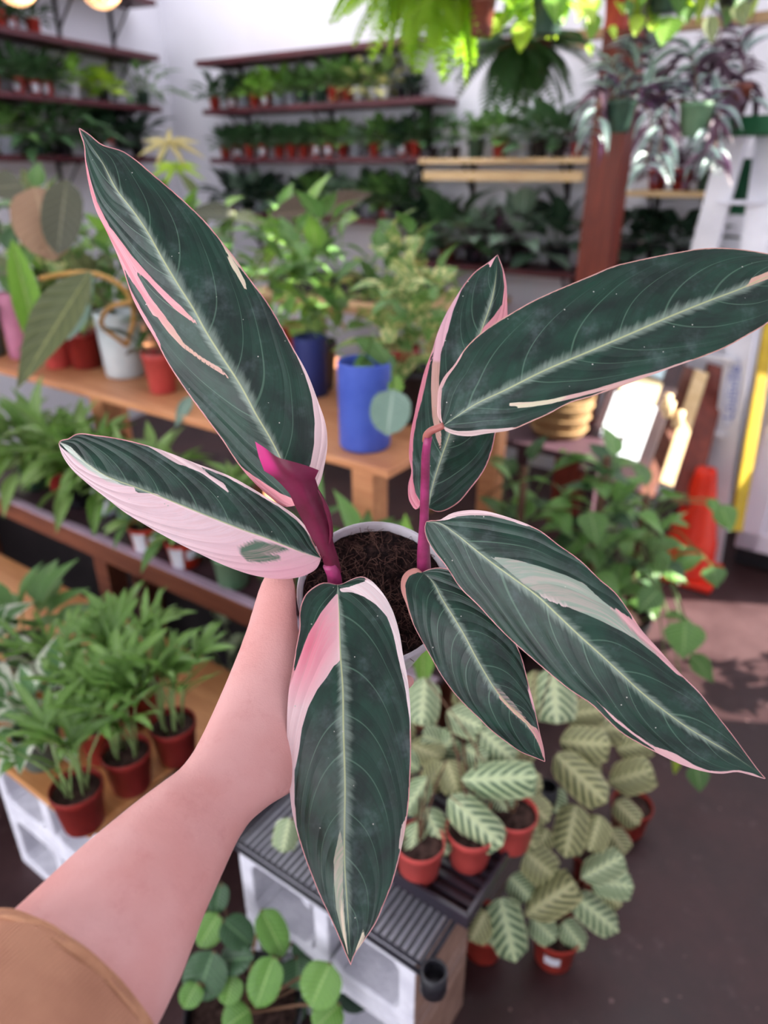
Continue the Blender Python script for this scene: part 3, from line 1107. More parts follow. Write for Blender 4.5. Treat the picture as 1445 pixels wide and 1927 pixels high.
def hero_leaf(root, mid, left, right, zs, fl, fr, polys, edge=2.0, edgecol=(224, 150, 150), arch=0.0, label=None):
    NS, NTT = 96, 22
    m, l, r = spline(mid, NS), spline(left, NS), spline(right, NS)
    zc = spline([[i, z] for i, z in enumerate(zs)], NS)[:, 1]
    cols = 2 * NTT + 1
    uvp = np.zeros((NS, cols, 2))
    zz = np.zeros((NS, cols))
    st = np.zeros((NS, cols, 2))
    ed = np.zeros((NS, cols))
    for j in range(cols):
        t = (j - NTT) / NTT
        e = l if t < 0 else r
        k = abs(t)
        uvp[:, j] = m + (e - m) * k
        hw = np.linalg.norm(e - m, axis=1) * zc / FPX
        fold = fl if t < 0 else fr
        zz[:, j] = zc - hw * (fold * k + arch * k * k)
        st[:, j, 0] = np.linspace(0, 1, NS)
        st[:, j, 1] = 0.5 + 0.5 * t
        ed[:, j] = np.linalg.norm(e - m, axis=1) * (1 - k)
    pts = uvp.reshape(-1, 2)
    loc = Vector(root.location)
    vs = [P(u, v, z) - loc for (u, v), z in zip(pts, zz.reshape(-1))]
    fs = []
    for i in range(NS - 1):
        for j in range(cols - 1):
            a = i * cols + j
            fs.append((a, a + 1, a + cols + 1, a + cols))
    # front must face the camera
    c = fs[len(fs) // 2 + NTT // 2]
    nrm = (vs[c[1]] - vs[c[0]]).cross(vs[c[3]] - vs[c[0]])
    if nrm.dot(CAM - loc - vs[c[0]]) < 0:
        fs = [tuple(reversed(f)) for f in fs]
    me = mesh_from('leaf', vs, fs, M_HERO, True, [tuple(x) for x in st.reshape(-1, 2)])
    var = np.full(len(pts), -50.0)
    colr = np.tile(np.array(lin(edgecol)), (len(pts), 1))
    best = np.full(len(pts), -1e9)
    if edge:
        sd = edge - ed.reshape(-1)
        var = np.maximum(var, sd)
        best = np.maximum(best, sd)
    for poly, c in polys:
        sd = poly_sd(pts, poly)
        if c is None:                              # green island
            inside = sd > -3
            var = np.where(inside, np.minimum(var, -sd), var)
            continue
        if callable(c):
            cc = np.array([lin(c(x, y)) for x, y in pts])
        else:
            cc = np.tile(np.array(lin(c)), (len(pts), 1))
        upd = (sd > best) & (best < 0)
        colr[upd] = cc[upd]
        k_ = np.clip((sd + 1.2) / 2.4, 0, 1)[:, None]
        colr = np.where(sd[:, None] > -1.2, colr * (1 - k_) + cc * k_, colr)
        best = np.maximum(best, sd)
        var = np.maximum(var, sd)
    at = me.attributes.new('variegation', 'FLOAT', 'POINT')
    at.data.foreach_set('value', var.astype(np.float32))
    ac = me.attributes.new('variegation_colour', 'FLOAT_COLOR', 'POINT')
    ac.data.foreach_set('color', np.c_[colr, np.ones(len(colr))].astype(np.float32).reshape(-1))
    o = obj('leaf', me, root)
    if label:
        o['label'] = label
    return o


POT_N = (UP * math.sin(math.radians(30)) - FW * math.cos(math.radians(30))).normalized()
POT_C = P(705, 1108, 0.50)                       # centre of the rim
POT_R, POT_HT = 0.0545, 0.088
held = thing('potted_stromanthe', 'pink, cream and green variegated stromanthe in a white pot, held up by the hand', 'houseplant', POT_C - POT_N * POT_HT)
_x = RT.copy()
_y = POT_N.cross(_x)
POT_M = Matrix(((_x.x, _y.x, POT_N.x, 0), (_x.y, _y.y, POT_N.y, 0), (_x.z, _y.z, POT_N.z, 0), (0, 0, 0, 1)))

b = MB()
R_, H_ = POT_R, POT_HT
b.lathe([(R_ * 0.70, 0), (R_ * 0.735, 0.003), (R_ * 0.965, H_ * 0.86), (R_ * 1.0, H_ * 0.87), (R_ * 1.01, H_ * 0.985), (R_ * 0.985, H_), (R_ * 0.955, H_ * 0.99), (R_ * 0.93, H_ * 0.80), (R_ * 0.70, H_ * 0.08)], 64)
M_HELDPOT = pm('soiled_white_pot', (234, 230, 236), (206, 196, 200), 0.42, 0.45, 34, 0.0006, 90)
po = b.build('pot', M_HELDPOT, held, True)
po.matrix_basis = POT_M

# soil: lumpy coir
NR = 40
vs, fs = [], []
rr = random.Random(11)
from mathutils import noise as mnoise
for i in range(NR + 1):
    for k in range(96):
        r = R_ * 0.945 * i / NR
        a = 2 * math.pi * k / 96
        x, y = r * math.cos(a), r * math.sin(a)
        q = mnoise.fractal(Vector((x, y, 0.3)) * 95, 0.8, 2.1, 5)
        q2 = mnoise.noise(Vector((x, y, 1.7)) * 40)
        vs.append(Vector((x, y, H_ * 0.90 + 0.0045 * q * (1 if i < NR else 0.4) + 0.006 * q2 * (1 - i / NR))))
for i in range(NR):
    for k in range(96):
        fs.append((i * 96 + k, (i + 1) * 96 + k, (i + 1) * 96 + (k + 1) % 96, i * 96 + (k + 1) % 96))
t = NT('coir_soil')
tc = t.n('ShaderNodeTexCoord').outputs['Object']
f = t.noise(tc, 210, 5, 0.75)
colr_ = t.mix(t.sstep(f, 0.42, 0.72), lin((28, 19, 19)), lin((90, 64, 58)))
f2 = t.noise(tc, 60, 3)
colr_ = t.mix(t.sstep(f2, 0.45, 0.7, 0, 0.7), colr_, lin((26, 16, 17)))
M_COIR = t.finish(colr_, 0.9, 0.2, t.bump(f, 0.9, 0.002))
so = obj('soil', mesh_from('soil', vs, fs, M_COIR, True), held)
so.matrix_basis = POT_M
# loose fibres on the soil (too fine to count)
b = MB()
for i in range(420):
    a, r = rr.uniform(0, 6.283), R_ * 0.92 * math.sqrt(rr.random())
    x, y = r * math.cos(a), r * math.sin(a)
    d = rr.uniform(0, 6.283)
    L = rr.uniform(0.004, 0.014)
    z = H_ * 0.90 + rr.uniform(0.000, 0.005)
    c2 = rr.uniform(-1.6, 1.6)
    b.tube([(x, y, z - 0.002), (x + math.cos(d) * L * 0.5, y + math.sin(d) * L * 0.5, z + rr.uniform(0, 0.004)), (x + math.cos(d + c2) * L, y + math.sin(d + c2) * L, z)], 0.00022, 3, False)
M_FIBRE = pm('coir_fibre', (126, 92, 80), (78, 54, 48), 0.8, 0.2, 90)
fi = b.build('coir_fibre', M_FIBRE, held)
fi.matrix_basis = POT_M
fi['kind'] = 'stuff'

# stems
M_MAGENTA = pm('magenta_stem', (178, 62, 118), (138, 44, 84), 0.36, 0.5, 70, 0.0003, 200, sss=0.0)
M_PETIOLE = pm('peach_petiole', (206, 132, 112), (176, 98, 92), 0.4, 0.5, 60)


def wtube(name, parent, pts, rad, mat, n=16):
    bb = MB()
    loc = Vector(parent.location)
    bb.tube([p - loc for p in pts], rad, n)
    return bb.build(name, mat, parent, True)


_sp = spline([[798, 1088, .5], [797, 1040, .489], [798, 980, .475], [800, 900, .456], [803, 838, .440], [806, 822, .436]], 18)
wtube('stem', held, [P(*q) for q in _sp], list(np.interp(np.linspace(0, 1, 18), [0, .15, .4, .8, 1], [.0051, .0047, .0031, .0029, .0025])), M_MAGENTA)
_sp = spline([[802, 830, .440], [804, 818, .436], [811, 811, .433], [822, 806, .431], [836, 800, .429]], 12)
wtube('petiole', held, [P(*q) for q in _sp], list(np.linspace(.0026, .0021, 12)), M_PETIOLE)
_sp = spline([[632, 1112, .502], [630, 1094, .494], [627, 1078, .487], [620, 1062, .483]], 10)
wtube('stem', held, [P(*q) for q in _sp], list(np.linspace(.0052, .0048, 10)), M_MAGENTA)
_sp = spline([[800, 1076, .492], [798, 1068, .488], [800, 1076, .485]], 6)

# rolled new leaf
RW = [((613, 1075), (643, 1078), .488), ((606, 1050), (637, 1052), .481), ((592, 1022), (627, 1020), .473), ((577, 996), (624, 995), .464), ((565, 972), (618, 968), .457), ((554, 950), (609, 944), .451), ((545, 929), (600, 922), .446), ((530, 912), (595, 906), .442), ((514, 897), (593, 900), .438)]
RIM = [(480, 831), (500, 844), (520, 859), (545, 867), (566, 873), (585, 879), (600, 885)]
NQ = 24
rim = spline(RIM, NQ + 1)
LZ = [(497, 886), (487, 862), (480, 831)]
rows = []
for (l, r), z in [((np.array(a), np.array(c)), z) for a, c, z in RW]:
    rows.append([(l + (r - l) * q / NQ, z) for q in range(NQ + 1)])
lastl, lastr, lastz = np.array(RW[-1][0]), np.array(RW[-1][1]), RW[-1][2]
for kk in (0.33, 0.66, 1.0):
    lft = np.array([np.interp(kk, [0, .33, .66, 1], [lastl[0], 497, 487, 480]), np.interp(kk, [0, .33, .66, 1], [lastl[1], 886, 860, 831])])
    row = []
    for q in range(NQ + 1):
        t_ = q / NQ
        base_ = lastl + (lastr - lastl) * t_
        pt = base_ + (rim[q] - base_) * kk
        if q < 4:
            pt = pt + (lft - (lastl + (rim[0] - lastl) * kk)) * (1 - q / 4)
        row.append((pt, lastz - 0.006 * kk))
    rows.append(row)
vs, fs, uvs = [], [], []
loc = Vector(held.location)
n_r = len(rows)
for sgn in (1, -1):
    k0 = len(vs)
    lim = n_r if sgn == 1 else n_r - 3
    for i in range(lim):
        wpx = np.linalg.norm(rows[i][-1][0] - rows[i][0][0])
        for q in range(NQ + 1):
            pt, z = rows[i][q]
            fl_ = 0.85 if i < 9 else 0.85 - 0.15 * (i - 8)
            bulge = wpx * 0.5 * z / FPX * fl_ * math.sin(math.pi * q / NQ)
            vs.append(P(pt[0], pt[1], z - sgn * bulge) - loc)
            uvs.append((i / n_r, q / NQ))
    for i in range(lim - 1):
        for q in range(NQ):
            a = k0 + i * (NQ + 1) + q
            f_ = (a, a + 1, a + NQ + 2, a + NQ + 1)
            fs.append(f_ if sgn == 1 else tuple(reversed(f_)))
t = NT('furled_leaf_magenta')
uv = t.n('ShaderNodeUVMap').outputs[0]
sep = t.n('ShaderNodeSeparateXYZ')
t.l(uv, sep.inputs[0])
tc = t.n('ShaderNodeTexCoord').outputs['Object']
f = t.noise(tc, 40, 3)
c_ = t.mix(t.sstep(f, 0.3, 0.7), lin((138, 40, 80)), lin((110, 34, 58)))
c_ = t.mix(t.math('MULTIPLY', t.sstep(sep.outputs[0], 0.62, 0.8), t.sstep(sep.outputs[1], 0.30, 0.10)), c_, lin((222, 60, 140)))  # bright upper-left patch: the lit thin fold painted into the colour
fr_ = t.math('FRACT', t.math('MULTIPLY', sep.outputs[1], 9.0))
nrm_ = t.bump(f, 0.25, 0.0006)
M_FURL = t.finish(c_, 0.40, 0.5, nrm_, 0.25)
fo = obj('furled_leaf', mesh_from('furled_leaf', vs, fs, M_FURL, True, uvs), held)
fo['label'] = 'rolled magenta new leaf'
# overlapping lip of the furled leaf
lip = spline([[599, 922, .4425], [610, 945, .446], [618, 968, .452], [623, 995, .460], [622, 1015, .468], [616, 1032, .474], [606, 1050, .480]], 16)
wtube('furled_leaf_lip', held, [P(*q) for q in lip], list(np.interp(np.linspace(0, 1, 16), [0, .3, .8, 1], [.0006, .0016, .0012, .0006])), M_FURL, 8)

PINK, SAL, PALE, PEACH, CREAM, SAGE = (246, 188, 196), (246, 152, 164), (250, 218, 218), (230, 184, 160), (238, 228, 194), (160, 176, 158)
PALEG = (168, 178, 150)

# L1: large leaf, upper left
l1_mid = [(560, 950), (553, 928), (526, 859), (509, 826), (484, 784), (451, 723), (415, 668), (382, 615), (366, 585), (335, 536), (305, 486), (280, 441), (255, 403), (219, 356), (191, 303), (166, 266), (149, 242)]
l1_right = [(562, 950), (580, 938), (598, 917), (611, 873), (616, 837), (614, 804), (598, 754), (576, 698), (553, 657), (529, 613), (501, 566), (468, 522), (438, 480), (416, 453), (391, 422), (355, 386), (319, 354), (288, 328), (255, 300), (233, 285), (191, 271), (165, 250), (149, 240)]
l1_left = [(557, 951), (537, 954), (509, 936), (476, 906), (448, 873), (418, 828), (390, 790), (351, 737), (315, 682), (290, 635), (266, 594), (249, 560), (238, 527), (222, 483), (202, 439), (180, 394), (166, 342), (160, 303), (157, 270), (150, 250), (148, 242)]


def l1c(x, y):
    k = min(1, max(0, (y - 560) / 80))
    return tuple(np.array(SAL) * (1 - k) + np.array((214, 168, 146)) * k)


hero_leaf(held, l1_mid, l1_left, l1_right, [.474, .462, .452, .448, .450, .456, .466], -0.42, -0.22, [
    ([(146, 240), (157, 268), (162, 303), (172, 345), (182, 378), (205, 425), (225, 450), (247, 480), (272, 508), (305, 544), (338, 574), (366, 602), (381, 618), (362, 607), (329, 582), (310, 563), (277, 527), (255, 508), (244, 493), (261, 522), (280, 555), (305, 588), (324, 613), (346, 646), (379, 671), (415, 693), (437, 718), (415, 702), (379, 680), (343, 653), (315, 624), (296, 596), (288, 594), (266, 555), (247, 527), (230, 500), (220, 485), (200, 440), (177, 394), (163, 342)], l1c),
    ([(231, 506), (244, 540), (262, 575), (285, 614), (303, 650), (288, 638), (262, 596), (246, 562), (236, 529)], SAL),
    ([(553, 652), (559, 671), (573, 704), (587, 748), (592, 795), (591, 837), (584, 876), (565, 906), (558, 948), (584, 940), (602, 917), (618, 873), (622, 837), (619, 804), (602, 754), (580, 698)], PALE),
    ([(454, 878), (465, 887), (498, 909), (526, 928), (553, 939), (560, 952), (537, 959), (505, 940), (472, 910), (444, 876)], SAL),
    ([(418, 461), (432, 480), (446, 500), (463, 533), (465, 552), (452, 530), (435, 500)], CREAM),
])
# L2: left leaf, half pink
l2_mid = [(604, 1050), (575, 1042), (545, 1030), (500, 1012), (460, 998), (421, 983), (366, 961), (310, 938), (255, 917), (200, 896), (155, 866), (128, 838), (112, 832)]
l2_up = [(604, 1048), (587, 1016), (578, 995), (562, 976), (533, 954), (504, 937), (473, 918), (441, 900), (400, 883), (377, 875), (321, 853), (277, 838), (238, 828), (183, 819), (142, 817), (126, 826), (117, 827), (111, 831)]
l2_low = [(604, 1052), (597, 1068), (576, 1082), (545, 1089), (483, 1084), (432, 1068), (377, 1043), (321, 1015), (277, 990), (233, 963), (197, 935), (161, 907), (130, 877), (114, 849), (110, 834)]


def l2c(x, y):
    k = min(1, max(0, (y - 1000) / 80)) * min(1, max(0, (x - 330) / 200))
    return tuple(np.array((250, 216, 222)) * (1 - k) + np.array((248, 180, 194)) * k)


hero_leaf(held, l2_mid, l2_low, l2_up, [.481, .470, .462, .457, .454, .456], 0.12, -0.15, [
    ([(108, 834), (116, 842), (140, 862), (170, 885), (200, 902), (236, 914), (253, 917), (256, 927), (294, 929), (310, 938), (366, 961), (421, 983), (460, 998), (500, 1012), (545, 1030), (603, 1051), (602, 1070), (578, 1088), (545, 1096), (480, 1090), (430, 1074), (372, 1050), (316, 1022), (270, 995), (228, 968), (190, 940), (155, 911), (124, 880), (108, 850)], l2c),
    ([(450, 1030), (462, 1024), (480, 1016), (520, 1025), (546, 1034), (522, 1040), (500, 1044), (528, 1045), (524, 1054), (490, 1059), (465, 1056), (458, 1048), (450, 1040)], (92, 120, 98)),
    ([(266, 833), (294, 849), (335, 874), (349, 877), (380, 891), (410, 913), (436, 932), (421, 910), (393, 893), (377, 878), (399, 887), (427, 898), (483, 929), (525, 954), (558, 979), (577, 1000), (586, 1016), (582, 994), (564, 972), (535, 950), (504, 932), (470, 910), (436, 893), (380, 870), (321, 848)], PALE),
    ([(112, 832), (135, 858), (165, 884), (200, 905), (235, 914), (200, 897), (160, 868), (132, 840)], (206, 222, 206)),
])
# L4: front leaf, hanging down
l4_mid = [(635, 1100), (638, 1153), (640, 1226), (645, 1299), (646, 1371), (648, 1434), (649, 1482), (648, 1555), (648, 1617), (653, 1700), (657, 1762), (660, 1817)]
l4_left = [(633, 1100), (624, 1098), (609, 1096), (591, 1104), (574, 1120), (565, 1143), (563, 1185), (557, 1218), (551, 1257), (545, 1288), (540, 1351), (541, 1413), (543, 1465), (551, 1534), (564, 1584), (580, 1631), (599, 1679), (624, 1733), (640, 1770), (653, 1802), (660, 1817)]
l4_right = [(637, 1100), (645, 1098), (661, 1090), (684, 1085), (696, 1091), (717, 1112), (736, 1143), (750, 1185), (759, 1236), (767, 1278), (771, 1315), (773, 1371), (773, 1434), (772, 1461), (767, 1530), (759, 1579), (748, 1627), (738, 1662), (723, 1700), (707, 1737), (682, 1775), (667, 1797), (660, 1817)]


def l4c(x, y):
    d = math.hypot((x - 582 + (y - 1215) * .25) / 60, (y - 1215) / 120)
    k = max(0, 1 - d) ** .8
    return tuple(np.array((250, 212, 214)) * (1 - k) + np.array((246, 128, 150)) * k)


hero_leaf(held, l4_mid, l4_left, l4_right, [.478, .452, .432, .420, .414, .416], -0.25, -0.2, [
    ([(634, 1116), (605, 1151), (582, 1189), (572, 1212), (557, 1257), (548, 1278), (538, 1300), (532, 1351), (534, 1413), (538, 1470), (546, 1534), (560, 1590), (576, 1631), (562, 1584), (558, 1555), (554, 1503), (554, 1451), (556, 1444), (562, 1413), (568, 1371), (580, 1330), (597, 1297), (615, 1274), (628, 1253), (639, 1245), (640, 1226), (638, 1153), (636, 1116)], l4c),
    ([(638, 1108), (655, 1105), (690, 1093), (700, 1085), (725, 1105), (745, 1140), (758, 1185), (768, 1236), (776, 1278), (780, 1371), (772, 1371), (770, 1351), (763, 1299), (750, 1241), (740, 1193), (728, 1160), (707, 1137), (684, 1122), (661, 1114), (642, 1114)], (252, 232, 232)),
    ([(640, 1560), (628, 1617), (629, 1669), (632, 1710), (645, 1762), (654, 1788), (652, 1765), (647, 1710), (645, 1658), (646, 1596)], PALEG),
    ([(642, 1690), (640, 1720), (646, 1762), (656, 1800), (650, 1760), (646, 1720)], CREAM),
    ([(684, 1748), (669, 1787), (676, 1785), (686, 1764)], CREAM),
    ([(757, 1533), (750, 1600), (758, 1600), (762, 1560)], (226, 200, 190)),
])
# L5: dark leaf below the right stem
l5_mid = [(794, 1077), (812, 1092), (832, 1127), (852, 1159), (872, 1192), (894, 1234), (914, 1269), (938, 1306), (966, 1336), (993, 1363), (1008, 1383), (1016, 1406), (1025, 1433)]
l5_left = [(792, 1076), (787, 1070), (770, 1072), (757, 1085), (754, 1104), (765, 1139), (777, 1174), (795, 1209), (812, 1239), (827, 1266), (850, 1299), (875, 1327), (900, 1351), (920, 1371), (953, 1397), (983, 1417), (1006, 1426), (1025, 1434)]
l5_right = [(796, 1076), (802, 1073), (825, 1068), (850, 1073), (882, 1092), (920, 1130), (950, 1170), (971, 1211), (983, 1241), (993, 1281), (1003, 1319), (1010, 1351), (1016, 1379), (1024, 1414), (1026, 1433)]
hero_leaf(held, l5_mid, l5_left, l5_right, [.482, .466, .458, .456, .458, .466], -0.25, -0.15, [
    ([(794, 1078), (785, 1077), (770, 1084), (762, 1099), (765, 1124), (772, 1154), (780, 1179), (770, 1172), (758, 1139), (746, 1104), (750, 1080), (768, 1064), (792, 1066)], (222, 150, 136)),
    ([(926, 1292), (950, 1319), (975, 1339), (1000, 1366), (1010, 1370), (1018, 1389), (1029, 1433), (1022, 1425), (1015, 1404), (1006, 1385), (990, 1362), (966, 1342), (943, 1318)], lambda x, y: (226, 158, 158) if y > 1370 else PEACH),
    ([(990, 1287), (1000, 1305), (1006, 1325), (1009, 1345), (1003, 1334), (998, 1316)], PINK),
    ([(925, 1284), (945, 1300), (968, 1325), (990, 1352), (972, 1338), (948, 1317)], (112, 122, 108)),
], edge=1.6)
# L6: large leaf, lower right
l6_mid = [(802, 982), (827, 984), (852, 1000), (889, 1030), (927, 1060), (964, 1087), (1014, 1124), (1051, 1159), (1090, 1196), (1130, 1232), (1168, 1267), (1206, 1302), (1257, 1343), (1295, 1370), (1333, 1393), (1375, 1418), (1440, 1465)]
l6_up = [(802, 981), (812, 979), (825, 979), (847, 967), (879, 960), (909, 961), (952, 972), (989, 985), (1014, 997), (1051, 1025), (1089, 1052), (1131, 1092), (1156, 1113), (1181, 1146), (1206, 1184), (1237, 1219), (1277, 1264), (1320, 1307), (1345, 1340), (1375, 1378), (1408, 1423), (1429, 1451), (1441, 1465)]
l6_low = [(801, 983), (799, 990), (802, 1012), (815, 1035), (840, 1067), (864, 1104), (902, 1142), (929, 1172), (964, 1207), (989, 1229), (1026, 1261), (1069, 1296), (1118, 1330), (1143, 1355), (1168, 1378), (1206, 1401), (1244, 1421), (1282, 1439), (1320, 1451), (1358, 1456), (1388, 1453), (1413, 1459), (1439, 1466)]
hero_leaf(held, l6_mid, l6_low, l6_up, [.468, .444, .428, .420, .420, .430], -0.30, -0.12, [
    ([(824, 980), (840, 979), (860, 972), (889, 969), (919, 970), (952, 977), (977, 986), (1000, 993), (985, 978), (952, 966), (909, 955), (879, 954), (845, 961)], PALE),
    ([(922, 1047), (964, 1052), (1014, 1065), (1064, 1082), (1100, 1099), (1131, 1128), (1163, 1153), (1189, 1173), (1242, 1234), (1272, 1264), (1237, 1234), (1201, 1206), (1181, 1194), (1131, 1168), (1080, 1147), (1064, 1139), (1026, 1124), (989, 1102), (952, 1070)], SAGE),
    ([(1148, 1137), (1181, 1160), (1208, 1180), (1244, 1218), (1284, 1263), (1322, 1302), (1320, 1309), (1282, 1271), (1277, 1272), (1237, 1234), (1201, 1198), (1173, 1170)], (232, 172, 176)),
    ([(1010, 1122), (1030, 1123), (1068, 1140), (1064, 1143), (1026, 1128)], (222, 206, 200)),
    ([(1120, 1317), (1156, 1349), (1194, 1380), (1232, 1405), (1269, 1417), (1307, 1440), (1333, 1450), (1358, 1452), (1388, 1449), (1416, 1455), (1440, 1466), (1413, 1464), (1388, 1458), (1358, 1461), (1320, 1456), (1282, 1444), (1244, 1426), (1230, 1409), (1194, 1385), (1156, 1356)], (236, 186, 188)),
], edge=1.6)
# L7: large leaf, upper right, leaving the frame
l7_mid = [(834, 801), (860, 783), (889, 764), (955, 732), (1021, 699), (1110, 661), (1196, 624), (1267, 593), (1339, 564), (1394, 543), (1445, 520), (1490, 503), (1540, 492)]
l7_up = [(833, 799), (824, 785), (823, 761), (825, 732), (835, 710), (855, 686), (871, 661), (895, 635), (924, 613), (959, 591), (999, 568), (1035, 551), (1077, 533), (1120, 515), (1148, 503), (1207, 488), (1267, 476), (1327, 467), (1375, 467), (1410, 471), (1445, 477), (1500, 487), (1541, 491)]
l7_low = [(834, 803), (838, 811), (849, 816), (882, 821), (915, 816), (966, 808), (999, 794), (1033, 779), (1066, 761), (1120, 744), (1160, 730), (1215, 710), (1267, 691), (1315, 674), (1363, 655), (1410, 629), (1445, 608), (1500, 555), (1541, 493)]
hero_leaf(held, l7_mid, l7_up, l7_low, [.428, .420, .416, .414, .416, .420], -0.2, 0.05, [
    ([(834, 801), (830, 785), (829, 761), (831, 732), (841, 711), (858, 688), (870, 668), (866, 660), (850, 682), (830, 705), (818, 732), (816, 761), (818, 788)], (230, 180, 176)),
    ([(955, 759), (975, 757), (999, 757), (1044, 750), (1120, 732), (1172, 716), (1240, 697), (1300, 676), (1300, 684), (1240, 705), (1172, 724), (1120, 739), (1044, 758), (1000, 766), (970, 768), (974, 764), (958, 764)], lambda x, y: CREAM if x < 1060 else (230, 184, 176)),
    ([(835, 803), (858, 811), (882, 811), (905, 808), (935, 807), (966, 804), (968, 812), (915, 822), (882, 827), (845, 822)], (224, 196, 190)),
    ([(1390, 546), (1408, 535), (1413, 524), (1445, 511), (1490, 497), (1530, 490), (1490, 508), (1445, 525)], PEACH),
], edge=2.0, edgecol=(222, 166, 152))
# L8: narrow leaf standing behind
l8_mid = [(806, 956), (813, 919), (829, 865), (845, 819), (868, 740), (891, 662), (910, 611), (926, 563), (934, 514), (936, 479)]
l8_left = [(803, 957), (791, 954), (783, 959), (772, 946), (768, 913), (774, 886), (770, 865), (772, 819), (780, 778), (789, 735), (799, 697), (813, 660), (821, 633), (840, 589), (859, 557), (875, 533), (896, 509), (918, 494), (935, 480)]
l8_right = [(808, 957), (821, 963), (856, 951), (886, 919), (913, 881), (926, 846), (933, 813), (945, 770), (953, 700), (957, 640), (955, 589), (954, 554), (952, 527), (945, 500), (937, 480)]
hero_leaf(held, l8_mid, l8_left, l8_right, [.490, .494, .500, .504, .508, .514], -0.3, 0.0, [
    ([(867, 537), (869, 544), (853, 584), (843, 622), (829, 665), (826, 711), (826, 784), (830, 815), (830, 850), (821, 824), (813, 784), (811, 730), (813, 689), (818, 643), (810, 655), (818, 630), (836, 586), (855, 553)], lambda x, y: (240, 186, 200) if y < 680 else (206, 160, 140)),
    ([(812, 664), (807, 692), (794, 751), (783, 792), (778, 824), (776, 865), (777, 902), (782, 929), (793, 948), (780, 964), (766, 946), (762, 913), (768, 886), (764, 865), (766, 819), (774, 778), (784, 735), (796, 690)], (232, 130, 150)),
    ([(946, 510), (949, 541), (945, 573), (929, 595), (908, 618), (900, 640), (930, 630), (962, 600), (961, 554), (957, 527)], (234, 150, 160)),
    ([(918, 492), (922, 505), (928, 492), (935, 478)], PINK),
])

# ------------------------------------------------------------------ the person: forearm, hand and sleeve
def loft(bb, sections, tk=0.85, n=24, tilt=None):
    rings = []
    for sec in sections:
        (lu, lv), (ru, rv), z = sec[:3]
        k = sec[3] if len(sec) > 3 else tk
        L, R = P(lu, lv, z), P(ru, rv, z)
        c = (L + R) / 2
        hx = (R - L) / 2
        d = (c - CAM).normalized()
        tv = d * hx.length * k
        if tilt:
            tv = tv - tilt * hx.length * 0.35
        rings.append([c + hx * math.cos(2 * math.pi * q / n) + tv * math.sin(2 * math.pi * q / n) for q in range(n)])
    vs_ = [p for r in rings for p in r]
    fs_ = []
    for i in range(len(rings) - 1):
        for q in range(n):
            fs_.append((i * n + q, i * n + (q + 1) % n, (i + 1) * n + (q + 1) % n, (i + 1) * n + q))
    fs_.append(tuple(reversed(range(n))))
    fs_.append(tuple((len(rings) - 1) * n + q for q in range(n)))
    bb.add(vs_, fs_)


person = thing('person', 'bare left forearm and hand in a tan corduroy sleeve, holding up the white pot', 'person', (-0.22, 0.05, 1.0))
bb = MB()
loft(bb, [((-120, 1835), (200, 2090), .29), ((-50, 1780), (255, 2000), .315), ((10, 1725), (300, 1927), .33), ((80, 1660), (345, 1832), .348), ((155, 1590), (385, 1722), .365), ((250, 1512), (426, 1630), .388), ((300, 1474), (446, 1586), .40), ((338, 1447), (470, 1547), .412), ((362, 1416), (508, 1515), .425), ((384, 1374), (552, 1490), .439, .78), ((404, 1330), (574, 1430), .452, .70), ((424, 1284), (578, 1364), .463, .65), ((446, 1230), (573, 1290), .473, .62), ((463, 1184), (566, 1222), .479, .65), ((473, 1150), (561, 1172), .483, .69), ((482, 1120), (559, 1132), .486, .73), ((491, 1094), (556, 1099), .487, .74), ((501, 1076), (551, 1078), .488, .7), ((514, 1063), (540, 1063), .489, .6)], 0.86)
loft(bb, [((500, 1330), (500, 1475), .458, .4), ((540, 1310), (535, 1475), .463, .38), ((590, 1302), (580, 1468), .467, .32), ((640, 1306), (625, 1455), .469, .26), ((665, 1315), (650, 1440), .470, .2)])


def finger(pts, rad):
    bb.tube([P(*q) for q in spline(pts, 12)], list(np.interp(np.linspace(0, 1, 12), np.linspace(0, 1, len(rad)), rad)), 14)


finger([[600, 1335, .474], [650, 1322, .470], [700, 1306, .468], [745, 1291, .478], [768, 1282, .490], [774, 1279, .494]], [.0100, .0095, .009, .0085, .0078, .0045])
finger([[590, 1378, .470], [650, 1368, .466], [705, 1352, .468], [742, 1340, .482], [752, 1336, .490]], [.0102, .0097, .009, .0082, .005])
finger([[575, 1418, .464], [640, 1412, .462], [695, 1398, .466], [730, 1388, .480], [738, 1386, .486]], [.0098, .0092, .0086, .0078, .005])
finger([[560, 1450, .456], [620, 1452, .456], [670, 1444, .462], [700, 1438, .472], [706, 1436, .478]], [.0088, .0082, .0076, .0068, .0045])
arm_me = bb.mesh('arm')
arm_tmp = bpy.data.objects.new('arm_tmp', arm_me)
COL.objects.link(arm_tmp)
md = arm_tmp.modifiers.new('r', 'REMESH')
md.mode = 'VOXEL'
md.voxel_size = 0.0021
md.use_smooth_shade = True
md = arm_tmp.modifiers.new('s', 'SMOOTH')
md.factor = 0.6
md.iterations = 16
dg = bpy.context.evaluated_depsgraph_get()
arm_ev = bpy.data.meshes.new_from_object(arm_tmp.evaluated_get(dg))
bpy.data.objects.remove(arm_tmp)
arm_ev.name = 'body'
t = NT('skin')
tc = t.n('ShaderNodeTexCoord').outputs['Object']
f = t.noise(tc, 16, 3)
c_ = t.mix(t.sstep(f, 0.3, 0.7), lin((246, 186, 180)), lin((238, 168, 160)))
f2 = t.noise(tc, 46, 4, 0.7)
c_ = t.mix(t.sstep(f2, 0.5, 0.8, 0, 0.4), c_, lin((218, 134, 128)))
fz = t.noise(tc, 900, 3)
M_SKIN = t.finish(c_, 0.48, 0.35, t.bump(t.math('ADD', fz, t.math('MULTIPLY', t.noise(tc, 260, 3), 1.4)), 0.35, 0.0006))
